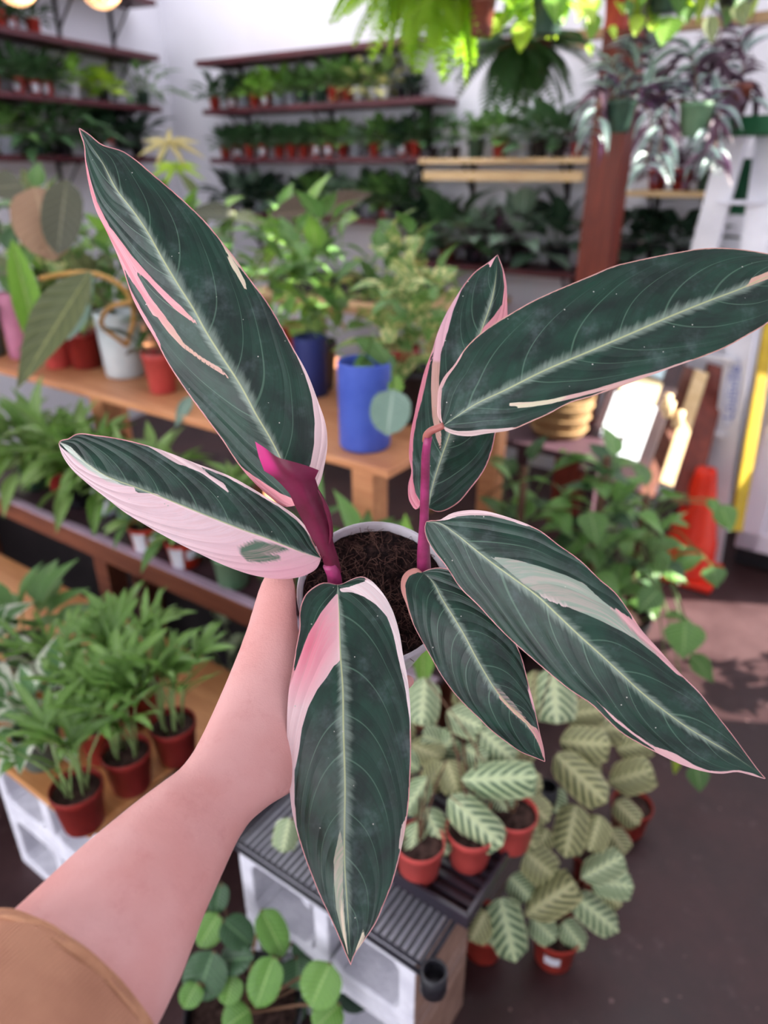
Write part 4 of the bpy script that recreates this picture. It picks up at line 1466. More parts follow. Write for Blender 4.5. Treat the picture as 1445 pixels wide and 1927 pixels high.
arm_ev.materials.clear()
arm_ev.materials.append(M_SKIN)
arm_ev.polygons.foreach_set('use_smooth', [True] * len(arm_ev.polygons))
body = obj('body', arm_ev, person, -Vector(person.location))
tag(body, 'bare forearm and hand')

AX = (P(430, 1480, .42) - P(155, 1826, .33)).normalized()
t = NT('tan_corduroy')
uv = t.n('ShaderNodeUVMap').outputs[0]
sep = t.n('ShaderNodeSeparateXYZ')
t.l(uv, sep.inputs[0])
tc = t.n('ShaderNodeTexCoord').outputs['Object']
rib = t.math('SINE', t.math('MULTIPLY', sep.outputs[1], 2 * math.pi * 150))
f = t.noise(tc, 24, 4)
c_ = t.mix(t.sstep(f, 0.3, 0.7), lin((226, 166, 134)), lin((204, 144, 116)))
c_ = t.mix(t.sstep(rib, 0.2, -0.9, 0, 0.3), c_, lin((160, 108, 88)))
M_CORD_FAB = t.finish(c_, 0.85, 0.15, t.bump(t.math('ADD', rib, t.math('MULTIPLY', f, 2.0)), 0.55, 0.0008))
M_HEM = pm('tan_hem', (222, 164, 128), (196, 140, 108), 0.85, 0.15, 60, 0.0008, 240)


def sleeve_mesh(secs, n=64, seed=0):
    rings = []
    for i, (l, r, z) in enumerate(secs):
        L, R = P(l[0], l[1], z), P(r[0], r[1], z)
        c = (L + R) / 2
        hx = (R - L) / 2
        tv = (c - CAM).normalized() * hx.length * 0.9 - AX * hx.length * 0.25
        ring = []
        for q in range(n):
            a = 2 * math.pi * q / n
            wob = 1 + 0.016 * math.sin(a * 5 + i * 1.3 + seed) + 0.012 * math.sin(a * 9 - i * 2.1)
            ring.append(c + (hx * math.cos(a) + tv * math.sin(a)) * wob)
        rings.append(ring)
    vs_ = [p - Vector(person.location) for r in rings for p in r]
    uv_ = [(i / len(rings), q / n if q < n else 1) for i in range(len(rings)) for q in range(n)]
    fs_ = []
    for i in range(len(rings) - 1):
        for q in range(n - 1):
            fs_.append((i * n + q, i * n + q + 1, (i + 1) * n + q + 1, (i + 1) * n + q))
        fs_.append((i * n + n - 1, i * n, (i + 1) * n, (i + 1) * n + n - 1))
    return mesh_from('sleeve', vs_, fs_, M_CORD_FAB, True, uv_)


SLS = [((-330, 1985), (60, 2330), .235), ((-240, 1915), (120, 2230), .255), ((-160, 1845), (180, 2130), .278), ((-95, 1792), (225, 2070), .296), ((-60, 1765), (250, 2035), .306), ((-34, 1745), (272, 2008), .313), ((-18, 1732), (284, 1992), .318)]
sl = obj('sleeve', sleeve_mesh(SLS), person)
md = sl.modifiers.new('sol', 'SOLIDIFY')
md.thickness = 0.0022
md.offset = 0.0
hem = sleeve_mesh([((-33, 1742), (276, 2006), .3135), ((-28, 1738), (280, 2002), .3150), ((-14, 1728), (288, 1990), .319), ((-10, 1726), (290, 1986), .3205)], seed=0.4)
hem.materials.clear()
hem.materials.append(M_HEM)
ho = obj('cuff_hem', hem, person)
md = ho.modifiers.new('sol', 'SOLIDIFY')
md.thickness = 0.0016
md.offset = 0.0

# ------------------------------------------------------------------ plants on the wall shelves
def shelf_row(items, n, dist, z, phrase, group, ceil=0.26, vref=300):
    for i, it in enumerate(items):
        u, pk, fk = it[:3]
        sc = it[3] if len(it) > 3 else 1.0
        st = it[4] if len(it) > 4 else 0
        fs_ = (it[5] if len(it) > 5 else 1.0) * (1.3 if '-wall' in phrase else 1.0)
        q = V(u, vref, n, dist)
        lab = '%s from left on the %s, %s plant in %s pot' % (ORD[i], phrase, FOLW[fk], POTW[pk])
        root = thing('potted_plant', lab, 'potted plant', (q.x, q.y, z), group)
        r, h = 0.035 * sc, 0.07 * sc
        add_pot(root, round(r, 4), round(h, 4), POTM[pk], soil=False)
        if n is B_:
            wv, rm = B_, BACK - dist - 0.012
        else:
            wv, rm = -NL, dist - DLEFT - 0.012
        me = foliage_mesh(FOL[fk], i * 7 + len(phrase), fs_ * sc, wv, rm, ceil - 0.045 - h * 0.85)
        f_ = obj('foliage', me, root, (0, 0, h * 0.85))
        f_['kind'] = 'stuff'
        if st:
            sticker(root, r, h, (CAM - Vector(root.location)), 0.55, 0.55, 0.5, ang=rnd.uniform(-0.5, 0.5))


LW = DLEFT + 0.12
shelf_row([(-6, 'red', 'dark', .9), (48, 'red', 'dark', 1.05, 0, .8), (72, 'red', 'dark', .8, 1, .8), (108, 'red', 'dark', 1.0, 0, .8)], NL, LW, 2.0785, 'second left-wall shelf', 'pots on the second left-wall shelf')
shelf_row([(15, 'red', 'dark', 1.0), (62, 'red', 'dark', 1.0, 1), (90, 'red', 'dark', .95, 1), (113, 'red', 'dark', .95, 1), (158, 'white', 'bright', 1.0, 0, 1.1), (213, 'black', 'lime', .95, 0, 1.25), (284, 'green', 'palmate', 1.15, 0, 1.1)], NL, LW, 1.8205, 'third left-wall shelf', 'pots on the third left-wall shelf')
shelf_row([(20, 'clear', 'green', 1.1, 0, 1.2), (75, 'green', 'fingers', 1.2, 0, .75), (125, 'black', 'fingers', 1.2, 0, .8), (205, 'red', 'deep', 1.2, 1, 1.2), (262, 'black', 'deep', 1.2, 0, 1.2)], NL, LW, 1.5565, 'fourth left-wall shelf', 'pots on the fourth left-wall shelf', .27)
BW = BACK - 0.13
shelf_row([(414, 'red', 'dark', .95), (446, 'red', 'dark', .9, 1), (467, 'clear', 'deep', .8), (487, 'red', 'bright', .9), (508, 'red', 'bright', .9, 1), (530, 'clear', 'bright', .9, 0, 1.2), (553, 'clear', 'green', .9), (578, 'green', 'green', .9), (608, 'green', 'green', .95), (633, 'red', 'green', 1.05), (656, 'red', 'green', 1.05), (678, 'white', 'varieg', .95, 0, 1.1), (703, 'white', 'varieg', .8, 0, 1.2), (725, 'white', 'varieg', .85, 0, 1.2), (754, 'black', 'deep', .75, 0, .6), (782, 'black', 'deep', .75, 0, .6)], B_, BW, 1.8035, 'second back-wall shelf', 'pots on the second back-wall shelf')
shelf_row([(426, 'red', 'bush', .95), (448, 'red', 'bush', .95, 1), (471, 'red', 'bush', .95), (498, 'red', 'bush', .95, 1), (527, 'red', 'bush', .95), (550, 'red', 'bush', .95), (573, 'red', 'bush', .95), (596, 'red', 'bush', .95, 1), (621, 'red', 'green', .9, 1), (647, 'red2', 'green', .95), (671, 'clear', 'grey', .9), (705, 'red', 'green', .95), (733, 'clear', 'green', .9), (759, 'red', 'deep', .95, 1), (781, 'red', 'dark', .95)], B_, BW, 1.5505, 'third back-wall shelf', 'pots on the third back-wall shelf')
shelf_row([(430, 'red2', 'deep', .95, 1, 1.4), (458, 'black', 'grey', .95, 0, 1.5), (485, 'clear', 'deep', .9, 0, 1.3), (523, 'white', 'green', .75, 0, 1.0), (556, 'black', 'deep', .95, 0, 1.4), (592, 'black', 'green', .95, 0, 1.4), (628, 'clear', 'grey', .95, 0, 1.4), (661, 'black', 'grey', .95, 0, 1.3), (692, 'clear', 'dark', .95, 0, 1.3), (724, 'red', 'green', .95, 1, 1.3), (754, 'black', 'dark', .95, 0, 1.3)], B_, BW, 1.2585, 'fourth back-wall shelf', 'pots on the fourth back-wall shelf', .30)
shelf_row([(815, 'black', 'tall', .75, 0, 1.4), (856, 'black', 'tall', .75, 0, 1.3), (895, 'green', 'green', 1.2, 0, 1.0), (941, 'red2', 'green', 1.25, 0, 1.2), (985, 'clear', 'grey', 1.0, 0, 1.1), (1012, 'black', 'large', 1.2, 0, .8), (1050, 'black', 'large', 1.0, 0, .8), (1082, 'red', 'purple', .8, 0, 1.1)], B_, BW, 1.5395, 'pale timber shelf', 'pots on the pale timber shelf', .36)
shelf_row([(795, 'black', 'largedeep', 1.5, 0, .8), (848, 'brown', 'large', 1.5, 0, .9), (900, 'black', 'largegrey', 1.4, 0, .85), (945, 'green', 'purple', 1.3, 0, 1.1), (992, 'black', 'largegrey', 1.6, 0, .9), (1068, 'black', 'largedeep', 1.6, 0, .85)], B_, BACK - .15, 1.0725, 'low shelf by post', 'large plants on the low shelf', .40)
shelf_row([(1243, 'red2', 'purple', 1.15, 0, 1.1), (1290, 'red2', 'purple', 1.2, 0, .9), (1336, 'green', 'purple', 1.15, 0, 1.0)], B_, BACK - .12, 1.4135, 'narrow shelf by ladder', 'pots on the narrow timber shelf', .5)
shelf_row([(1205, 'black', 'largedeep', 1.3, 0, .8), (1262, 'black', 'largedeep', 1.3, 0, .8), (1318, 'black', 'largedeep', 1.3, 0, .8)], B_, BACK - .15, 1.1125, 'low shelf behind ladder', 'plants on the low shelf behind the ladder', .28)

# black nursery trays on the potting table
for a, lab in ((2.45, 'black nursery tray at the left end of the tan potting table'), (2.02, 'black nursery tray in the middle of the tan potting table')):
    tr = thing('nursery_tray', lab, 'tray', AB(a, 2.92, 0.9312), 'nursery trays on the potting table')
    bb = MB()
    bb.box((0, 0, 0.003), A_ * 0.19, B_ * 0.13, Vector((0, 0, 0.003)))
    for s in (-1, 1):
        bb.box(B_ * 0.13 * s + Vector((0, 0, 0.04)), A_ * 0.195, B_ * 0.004, Vector((0, 0, 0.04)))
        bb.box(A_ * 0.19 * s + Vector((0, 0, 0.04)), A_ * 0.004, B_ * 0.13, Vector((0, 0, 0.04)))
    bb.build('tray', M_BLACK, tr)
    for k in range(3):
        me = foliage_mesh(FOL['deep'], k % 3)
        f_ = obj('seedling', me, tr, A_ * (-0.12 + 0.12 * k) + Vector((0, 0, 0.01)))
        f_.scale = (.8, .8, .8)

# ------------------------------------------------------------------ frond meshes
def strip_leaf(vs, fs, uv, base, d, up, L, W, droop, ns=5):
    x, y, z = frame(d, up)
    k = len(vs)
    for i in range(ns + 1):
        s = i / ns
        w = W * 0.5 * prof('strap', s)
        c = base + y * (L * s) - Vector((0, 0, 1)) * (droop * L * s * s)
        vs += [c - x * w + z * w * 0.3, c, c + x * w + z * w * 0.3]
        uv += [(s, 0), (s, .5), (s, 1)]
    for i in range(ns):
        for j in range(2):
            a = k + i * 3 + j
            fs.append((a, a + 1, a + 4, a + 3))


def palm_mesh(seed):
    """seedling palm frond: a thin upright stalk and a few broad leaflets; height about 1"""
    rr_ = random.Random(seed)
    vs, fs, uv = [], [], []
    lean = rr_.uniform(0.10, 0.42)
    top = Vector((0, lean * 0.55, 0.56))
    bb_ = MB()
    bb_.tube([Vector((0, 0, 0)), Vector((0, lean * 0.2, 0.3)), top], [0.011, 0.009, 0.007], 5)
    vs += bb_.v
    fs += bb_.f
    uv += [(0.5, 0.5)] * len(bb_.v)
    n = rr_.choice((4, 5, 6))
    for i in range(n):
        f_ = i / max(1, n - 1)
        a = (f_ - 0.5) * 2.1
        d = Vector((math.sin(a) * .8, math.cos(a) * (0.35 + lean), 1.0 - 0.5 * abs(f_ - .5)))
        strip_leaf(vs, fs, uv, top + Vector((0, 0.02, -0.08)) * (1 - f_), d, Vector((0, -0.5, 1)), rr_.uniform(0.4, 0.62), rr_.uniform(.055, .078), rr_.uniform(.15, .5))
    return mesh_from('frond', vs, fs, LM['palm'], True, uv)


def fern_mesh(seed, matkey, npin=17):
    """fern frond: length 1 along +Y drooping, many pinnae"""
    rr_ = random.Random(seed)
    vs, fs, uv = [], [], []
    dr = rr_.uniform(0.35, 0.65)

    def cen(s):
        return Vector((0.04 * math.sin(s * 4 + seed), s * (1 - 0.12 * s), 0.22 * s - dr * s * s))
    bb_ = MB()
    bb_.tube([cen(i / 8) for i in range(9)], [0.008] * 4 + [0.005] * 5, 4)
    vs += bb_.v
    fs += bb_.f
    uv += [(.5, .5)] * len(bb_.v)
    for i in range(npin):
        s = 0.12 + 0.88 * i / npin
        L = 0.20 * math.sin(math.pi * min(1, s * 0.86 + 0.14)) ** 0.7 + 0.02
        for sd in (-1, 1):
            strip_leaf(vs, fs, uv, cen(s), Vector((sd, 0.35, 0.0)), Vector((0, 0, 1)), L, 0.05, 0.25, 3)
    return mesh_from('frond', vs, fs, LM[matkey], True, uv)


PALMS = [palm_mesh(i) for i in range(5)]
FERNS = [fern_mesh(i, 'fern') for i in range(4)]
FERNSD = [fern_mesh(i + 9, 'ferndark') for i in range(3)]


def place(root, me, loc, rz, sc, rx=0.0, name='frond', sx=None):
    o = obj(name, me, root, loc)
    o.rotation_euler = (rx, 0, rz)
    o.scale = (sx or sc, sc, sc)
    return o


def palm_pot(u, v, z, r, h, mat, label, n, hgt, seed, group='seedling palms on the plywood bench'):
    q = G(u, v, z)
    root = thing('potted_palm', label, 'potted palm', (q.x, q.y, z + 0.0005), group)
    add_pot(root, r, h, mat)
    rr_ = random.Random(seed)
    for i in range(n):
        a = rr_.uniform(0, 6.28)
        s = hgt * rr_.uniform(0.75, 1.1)
        place(root, PALMS[i % 5], (math.cos(a) * r * .42, math.sin(a) * r * .42, h * .85), rr_.uniform(0, 6.28), s)
    return root


ZA = 0.398
palm_pot(160, 1548, ZA, .047, .094, M_RED2, 'seedling palm in red pot nearest the corner of the plywood bench', 11, .23, 1)
palm_pot(250, 1478, ZA, .047, .094, M_RED2, 'seedling palm in red pot, second from the corner of the plywood bench', 12, .25, 2)
palm_pot(335, 1424, ZA, .047, .094, M_RED2, 'seedling palm in red pot beside the wrist, at the bench end', 12, .25, 3)
palm_pot(200, 1420, ZA, .047, .094, M_RED2, 'seedling palm in red pot behind the two front palms', 10, .24, 4)
palm_pot(270, 1350, ZA, .047, .094, M_RED2, 'seedling palm in red pot, farthest back under the dark rail', 11, .24, 5)
palm_pot(150, 1345, ZA, .047, .094, M_RED2, 'seedling palm at the back left of the palm group', 11, .24, 6)

# ------------------------------------------------------------------ leafy plants built leaf by leaf
def leafy(name, label, cat, base, r, h, pmat, spec, seed, group=None, rim=True, taper=0.78, soil=True):
    root = thing(name, label, cat, base, group)
    if r:
        add_pot(root, r, h, pmat, rim, taper, soil)
    for s_ in (spec if isinstance(spec, list) else [spec]):
        leafset(root, s_, h * 0.86, seed)
    return root


def g(u, v, z):
    q = G(u, v, z)
    return (q.x, q.y, z + 0.0005)


NJOY = dict(shape='ovate', mat='white_varieg', L=.075, W=.05, n=34, pet=.9, el0=-20, el1=75, H=.05, spread=.03, droop=.35)
leafy('potted_pothos', 'white-edged pothos in grey-green pot at the left of the plywood bench', 'houseplant', g(82, 1432, ZA), .046, .09, M_GREYPOT, NJOY, 21)
leafy('potted_pothos', 'white-edged pothos cut by the left edge of the photo', 'houseplant', g(-20, 1330, ZA), .05, .10, M_GREYPOT, dict(NJOY, n=40, L=.085, W=.06), 22)
leafy('potted_plant', 'green broad-leaved plant behind the white-edged pothos', 'houseplant', g(62, 1270, ZA), .05, .10, M_BLACK, dict(shape='ovate', mat='mid', L=.12, W=.07, n=20, pet=.8, el0=0, el1=70), 23)
w_ = leafy('potted_peacock_plant', 'small pale chevron-leaved plant peeking out left of the wrist', 'houseplant', g(440, 1330, ZA - 0.398), .045, .09, M_BLACK, dict(shape='round', mat='cten', L=.07, W=.055, n=12, pet=.8, el0=20, el1=70, H=.2), 24)

# middle bench row
ZB = 0.578
LANCE = dict(shape='lance', mat=['lance', 'palm', 'lance'], L=.095, W=.030, n=60, pet=.25, el0=-25, el1=80, H=.13, spread=.03, droop=.4)
for i, (a, pk, lab, sd) in enumerate([
        (2.10, 'green', 'slender-leaved plant at the left end of the middle bench', 31),
        (1.98, 'red2', 'slender-leaved plant, second from the left on the middle bench', 32),
        (1.87, 'black', 'slender-leaved plant, third from the left on the middle bench', 33),
        (1.75, 'clear', 'slender-leaved plant in frosted pot with white paper label on the middle bench', 34),
        (1.62, 'sage', 'slender-leaved plant right of the frosted labelled pot on the middle bench', 35),
        (1.52, 'red2', 'slender-leaved plant left of the orange-red labelled pots', 36),
        (1.24, 'black', 'slender-leaved plant behind the tip of the pink leaf, by the sage pot', 37)]):
    hgt = 1.35 if i < 4 else 1.0
    q = AB(a, (1.085 + 0.02 * (i % 2)) if i < 5 else 1.125, ZB + 0.0005)
    o = leafy('potted_hoya', lab, 'houseplant', q, .045, .085, POTM[pk], dict(LANCE, L=.095 * hgt, W=.032 * hgt), sd, 'slender-leaved plants on the middle bench')
    if pk == 'clear':
        sticker(o, .045, .085, CAM - Vector(o.location), .7, .6, .5)
for (u, v, lab, sd, sk) in ((280, 1046, 'small plant in orange-red pot with two white labels, left of its twin', 41, 1), (350, 1075, 'small plant in orange-red pot with two white labels, half under the pink leaf', 42, 1)):
    o = leafy('potted_hoya', lab, 'houseplant', g(u, v - 14, ZB), .046, .075, M_ORANGE, dict(shape='lance', mat=['lance', 'bluish', 'mid'], L=.085, W=.034, n=22, pet=.4, el0=-15, el1=80, H=.05, spread=.02), sd, 'orange-red labelled pots')
    f_ = CAM - Vector(o.location)
    sticker(o, .046, .075, f_, .42, .78, .48, ang=-.55)
    sticker(o, .046, .075, f_, .34, .34, .60, ang=.42)
leafy('potted_plant', 'small plant in sage green pot at the hand end of the middle bench', 'houseplant', g(440, 1098, ZB), .047, .088, M_SAGEPOT, dict(shape='ovate', mat='deep', L=.07, W=.04, n=14, pet=.5, el0=20, el1=80), 43)

for (a, lab, sd, mk) in ((.98, 'green plant behind the furled magenta leaf on the middle bench', 44, ['mid', 'dark']), (.82, 'green plant behind the white pot rim on the middle bench', 45, ['mid', 'pothos']), (.66, 'green plant at the right end of the middle bench', 46, ['pothos', 'bright'])):
    leafy('potted_plant', lab, 'houseplant', AB(a, 1.09, ZB + .0005), .05, .09, M_RED2, dict(shape='lance', mat=mk, L=.11, W=.045, n=24, pet=.5, el0=-10, el1=80, H=.06, spread=.02, droop=.4), sd)
# upper bench
ZC = 0.9
def bigpot(name, label, cat, base, r, h, mat, **kw):
    root = thing(name, label, cat, base, kw.get('group'))
    add_pot(root, r, h, mat, kw.get('rim', False), kw.get('taper', .92))
    return root


blue = bigpot('planter', 'tall matte blue cylinder planter on the corner of the orange bench', 'planter', g(687, 838, ZC), .063, .205, M_BLUE, taper=.97)
white = bigpot('planter', 'white ceramic planter between the two red pots on the orange bench', 'planter', g(238, 705, ZC), .072, .20, M_GLAZEWHITE, taper=.86)
coral = bigpot('plant_pot', 'coral red plastic pot right of the white ceramic planter', 'planter', g(308, 737, ZC), .050, .12, M_CORAL, rim=True, taper=.76)
red_a = bigpot('plant_pot', 'dark red pot left of the white ceramic planter', 'planter', g(165, 690, ZC), .06, .12, M_RED2, rim=True, taper=.8)
red_b = bigpot('plant_pot', 'coral pot behind the drooping olive leaf', 'planter', g(112, 690, ZC), .05, .10, M_CORAL, rim=True, taper=.8)
pinkp = bigpot('planter', 'tall pink ceramic planter at the left edge', 'planter', g(45, 672, ZC), .045, .22, M_PINKPOT, taper=.97)
greyp = bigpot('planter', 'grey-green planter cut by the left edge of the photo', 'planter', g(-18, 668, ZC), .06, .17, M_GREYPOT, taper=.9)
blue2 = bigpot('planter', 'dark blue planter half hidden behind the large leaf', 'planter', g(588, 742, ZC), .05, .17, pm('navy_ceramic', (36, 50, 110), (28, 40, 92), .5, .4), taper=.95)


def stalk(root, pts, r, mat, name='stalk'):
    loc_ = Vector(root.location)
    b_ = MB()
    b_.tube([Vector(p) - loc_ for p in pts], r, 7)
    return b_.build(name, mat, root, True)


M_YSTEM = pm('yellow_stalk', (222, 170, 96), (200, 146, 76), .5, .4)
M_OSTEM = pm('olive_stalk', (128, 138, 92), (108, 118, 76), .5, .4)


def top(root, h):
    return Vector(root.location) + Vector((0, 0, h))


# white planter: aroid with bronze and olive leaves
T = top(white, .18)
L_ = P(95, 385, 1.95)
stalk(white, [T, (T + L_) / 2 + Vector((-.05, 0, .05)), L_], .006, M_OSTEM)
pxleaf(white, 'round', 'bronze', (66, 352), (98, 484), 1.95, 1.93, 112, fold=.05)
pxleaf(white, 'round', 'greybronze', (126, 338), (106, 474), 1.935, 1.92, 74, fold=.05)  # greyer lobe: uneven light on the heart leaf's halves put into colour
L_ = P(40, 345, 2.05)
stalk(white, [T, (T + L_) / 2 + Vector((-.08, 0, .08)), L_], .006, M_OSTEM)
pxleaf(white, 'ovate', 'greybronze', (45, 350), (-40, 352), 2.05, 2.0, 62)
A0_ = [P(238, 640, 2.12), P(250, 575, 2.0), P(215, 530, 1.95), P(150, 516, 1.93), P(75, 524, 1.92)]
stalk(white, [P(*q) for q in spline([[238, 650, 2.12], [252, 590, 2.05], [235, 545, 2.0], [190, 518, 1.97], [130, 514, 1.95], [75, 524, 1.95]], 14)], .007, M_YSTEM)
stalk(white, [P(*q) for q in spline([[238, 650, 2.12], [190, 602, 2.02], [205, 580, 2.0], [248, 568, 2.0]], 10)], .007, M_YSTEM)
# red pot: big olive and bright leaves
T = top(red_a, .10)
stalk(red_a, [T, P(170, 600, 1.9), P(168, 520, 1.85)], .005, M_OSTEM)
pxleaf(red_a, 'lance', 'olive', (170, 512), (28, 730), 1.85, 1.72, 84, fold=.25, droop=.05)
pxleaf(red_a, 'lance', 'bluish', (128, 640), (172, 512), 1.9, 1.88, 52, fold=.3)
pxleaf(red_a, 'lance', 'bluish', (110, 650), (95, 545), 1.92, 1.9, 40, fold=.3)
T = top(pinkp, .2)
stalk(pinkp, [T, P(62, 640, 1.95)], .004, M_STEM)
pxleaf(pinkp, 'strap', 'bright', (70, 645), (22, 452), 1.93, 1.85, 52, fold=.3, droop=-.1)
for k, (b0, t0, w, mk) in enumerate([((30, 560), (5, 480), 40, 'mid'), ((20, 520), (-30, 470), 40, 'olive'), ((45, 500), (60, 440), 30, 'mid'), ((10, 470), (30, 420), 34, 'dark')]):
    pxleaf(pinkp, 'ovate', mk, b0, t0, 2.0, 2.0, w)
leafset(red_b, dict(shape='lance', mat=['mid', 'olive', 'lance'], L=.09, W=.03, n=16, pet=.4, el0=-30, el1=75), .09, 51)
leafset(greyp, dict(shape='ovate', mat=['dark', 'mid', 'olive'], L=.12, W=.06, n=14, pet=.7, el0=-10, el1=80), .15, 52)
leafset(coral, dict(shape='lance', mat=['deep', 'brownback'], L=.10, W=.04, n=9, pet=.8, el0=20, el1=80), .10, 53)
pxleaf(coral, 'lance', 'bluish', (360, 745), (330, 800), 1.95, 1.88, 26)
# background shrubs on the upper bench behind the aroids
MIX = ['mid', 'bright', 'dark', 'varieg']
for (a, b2, lab, sd, mk, L, n, H) in (
        (2.90, 1.48, 'olive green shrub cut by the left edge above the pink planter', 58, ['olive', 'mid', 'dark'], .09, 56, .26),
        (2.08, 1.46, 'olive green shrub behind the arching yellow stalk', 57, ['mid', 'olive', 'bright'], .08, 50, .22),
        (2.42, 1.50, 'green shrub between the pink planter and the bronze aroid', 68, ['mid', 'bright', 'varieg'], .085, 58, .26),
        (1.78, 1.50, 'dark green shrub right of the white ceramic planter', 69, ['dark', 'mid', 'pothos'], .085, 48, .22),
        (2.62, 1.62, 'mixed green shrub at the far left of the orange bench', 61, ['mid', 'dark', 'olive'], .085, 64, .26),
        (2.25, 1.78, 'green shrub behind the bronze aroid on the orange bench', 62, ['mid', 'bright', 'dark'], .09, 62, .28),
        (1.92, 1.70, 'green leafy plant behind the white ceramic planter', 63, ['mid', 'olive', 'bright'], .09, 58, .26),
        (1.62, 1.78, 'green pothos right of the white planter, behind the large leaf', 64, ['pothos', 'bright', 'mid'], .085, 36, .22),
        (1.36, 1.62, 'green pothos left of the blue planter', 65, ['pothos', 'mid', 'bright'], .09, 46, .24),
        (1.12, 1.70, 'cream-speckled pothos behind the blue planter', 66, ['varieg', 'varieg', 'mid'], .08, 54, .22),
        (0.96, 1.52, 'cream-speckled pothos right of the blue planter', 67, ['varieg', 'pothos', 'varieg'], .08, 48, .16)):
    leafy('potted_pothos', lab, 'houseplant', AB(a, b2, ZC + .0005), .06, .14, M_BLACK if sd % 2 else M_RED2, dict(shape='ovate', mat=mk, L=L, W=L * .68, n=int(n * 1.5), pet=.7, el0=-30, el1=80, H=H * 1.35, spread=.07, droop=.35), sd, 'leafy plants on the orange bench')
T = top(blue, .2)
pb_ = P(738, 730, 1.56)
stalk(blue, [T, T + Vector((.02, 0, .06)), pb_ + Vector((0, 0, .05)), pb_], .003, M_STEM)
pxleaf(blue, 'round', 'bluish', (740, 733), (728, 816), 1.56, 1.53, 78, fold=.05)
pxleaf(blue, 'ovate', 'bright', (742, 745), (748, 700), 1.56, 1.58, 30)
stalk(blue, [T, P(700, 640, 1.66), P(660, 640, 1.66)], .003, M_STEM)
pxleaf(blue, 'strap', 'mid', (745, 690), (662, 640), 1.64, 1.62, 34, droop=-.15)
pxleaf(blue, 'ovate', 'pothos', (700, 680), (665, 690), 1.64, 1.6, 40)
# alocasia with dark brown undersides, behind the large leaf
al = leafy('potted_alocasia', 'alocasia with broad dark brown leaves in front of the back shelves', 'houseplant', AB(1.95, 1.84, ZC + .0005), .07, .14, M_RED2, dict(shape='ovate', mat=['dark', 'olive'], L=.12, W=.07, n=5, pet=.9, el0=20, el1=70), 71)
T = top(al, .13)
for (b0, t0, w, mk, z_) in (((610, 398), (505, 402), 74, 'brownback', 2.15), ((600, 398), (700, 360), 48, 'brownback', 2.15), ((560, 418), (612, 448), 40, 'bronze', 2.1), ((440, 400), (345, 400), 40, 'greybronze', 2.2), ((440, 404), (500, 420), 30, 'olive', 2.2), ((640, 415), (675, 408), 30, 'bright', 2.12)):
    stalk(al, [T, (T + P(*b0, z_)) / 2 + Vector((0, 0, .06)), P(*b0, z_)], .005, M_OSTEM)
    pxleaf(al, 'ovate', mk, b0, t0, z_, z_ - .05, w, fold=.1, droop=.05)
# pale yellow umbrella plant against the corner
yel = leafy('potted_umbrella_plant', 'thin pale yellow umbrella plant in front of the white corner', 'houseplant', AB(2.72, 1.85, ZC + .0005), .05, .10, M_BLACK, dict(shape='ovate', mat='mid', L=.09, W=.05, n=8, pet=.6, el0=10, el1=70), 72)
T = top(yel, .09)
for (c_, R0, mk) in (((318, 268), 58, 'yellow'), ((330, 312), 46, 'lime')):
    C_ = P(*c_, 2.5)
    stalk(yel, [T, (T + C_) / 2 + Vector((.02, 0, 0)), C_], .004, M_STEM)
    for k in range(7):
        a = k * 0.9 + .2
        pxleaf(yel, 'lance', mk, c_, (c_[0] + R0 * math.cos(a) * 1.05, c_[1] + R0 * math.sin(a) * .5 + 8), 2.5, 2.45, 11, droop=.3)

# ------------------------------------------------------------------ wire rack, tray and chevron plants
rack = thing('wire_rack', 'black wire rack shelf lying across the white cinder blocks', 'rack', AB(.60, .80, .3815))
AR0, AR1, BR0, BR1 = -.27, .30, -.215, .215
for s in (BR0, BR1):
    bb = MB()
    bb.tube([A_ * AR0 + B_ * s + Vector((0, 0, .006)), A_ * AR1 + B_ * s + Vector((0, 0, .006))], .0045, 8)
    bb.tube([A_ * AR0 + B_ * s + Vector((0, 0, .026)), A_ * AR1 + B_ * s + Vector((0, 0, .026))], .0035, 8)
    bb.build('side_rail', M_STEEL, rack, True)
for s in (AR0, AR1):
    bb = MB()
    bb.tube([A_ * s + B_ * BR0 + Vector((0, 0, .016)), A_ * s + B_ * BR1 + Vector((0, 0, .016))], .0045, 8)
    bb.build('end_rail', M_STEEL, rack, True)
bb = MB()
bb.tube([B_ * BR0, B_ * BR1], .0034, 6)
wire = bb.mesh('wire', M_STEEL, True)
for k in range(44):
    obj('wire', wire, rack, A_ * (AR0 + (AR1 - AR0) * (k + .5) / 44) + Vector((0, 0, .030)))
for sa in (AR0 + .01, AR1 - .01):
    for sb in (BR0, BR1):
        bb = MB()
        bb.lathe([(.019, -.012), (.021, -.010), (.021, .032), (.017, .034), (.0165, .030), (.0165, .0)], 20, A_ * sa + B_ * sb + (A_ * (-.028) if sa < 0 else A_ * .028))
        bb.build('corner_sleeve', M_BLACK, rack, True)

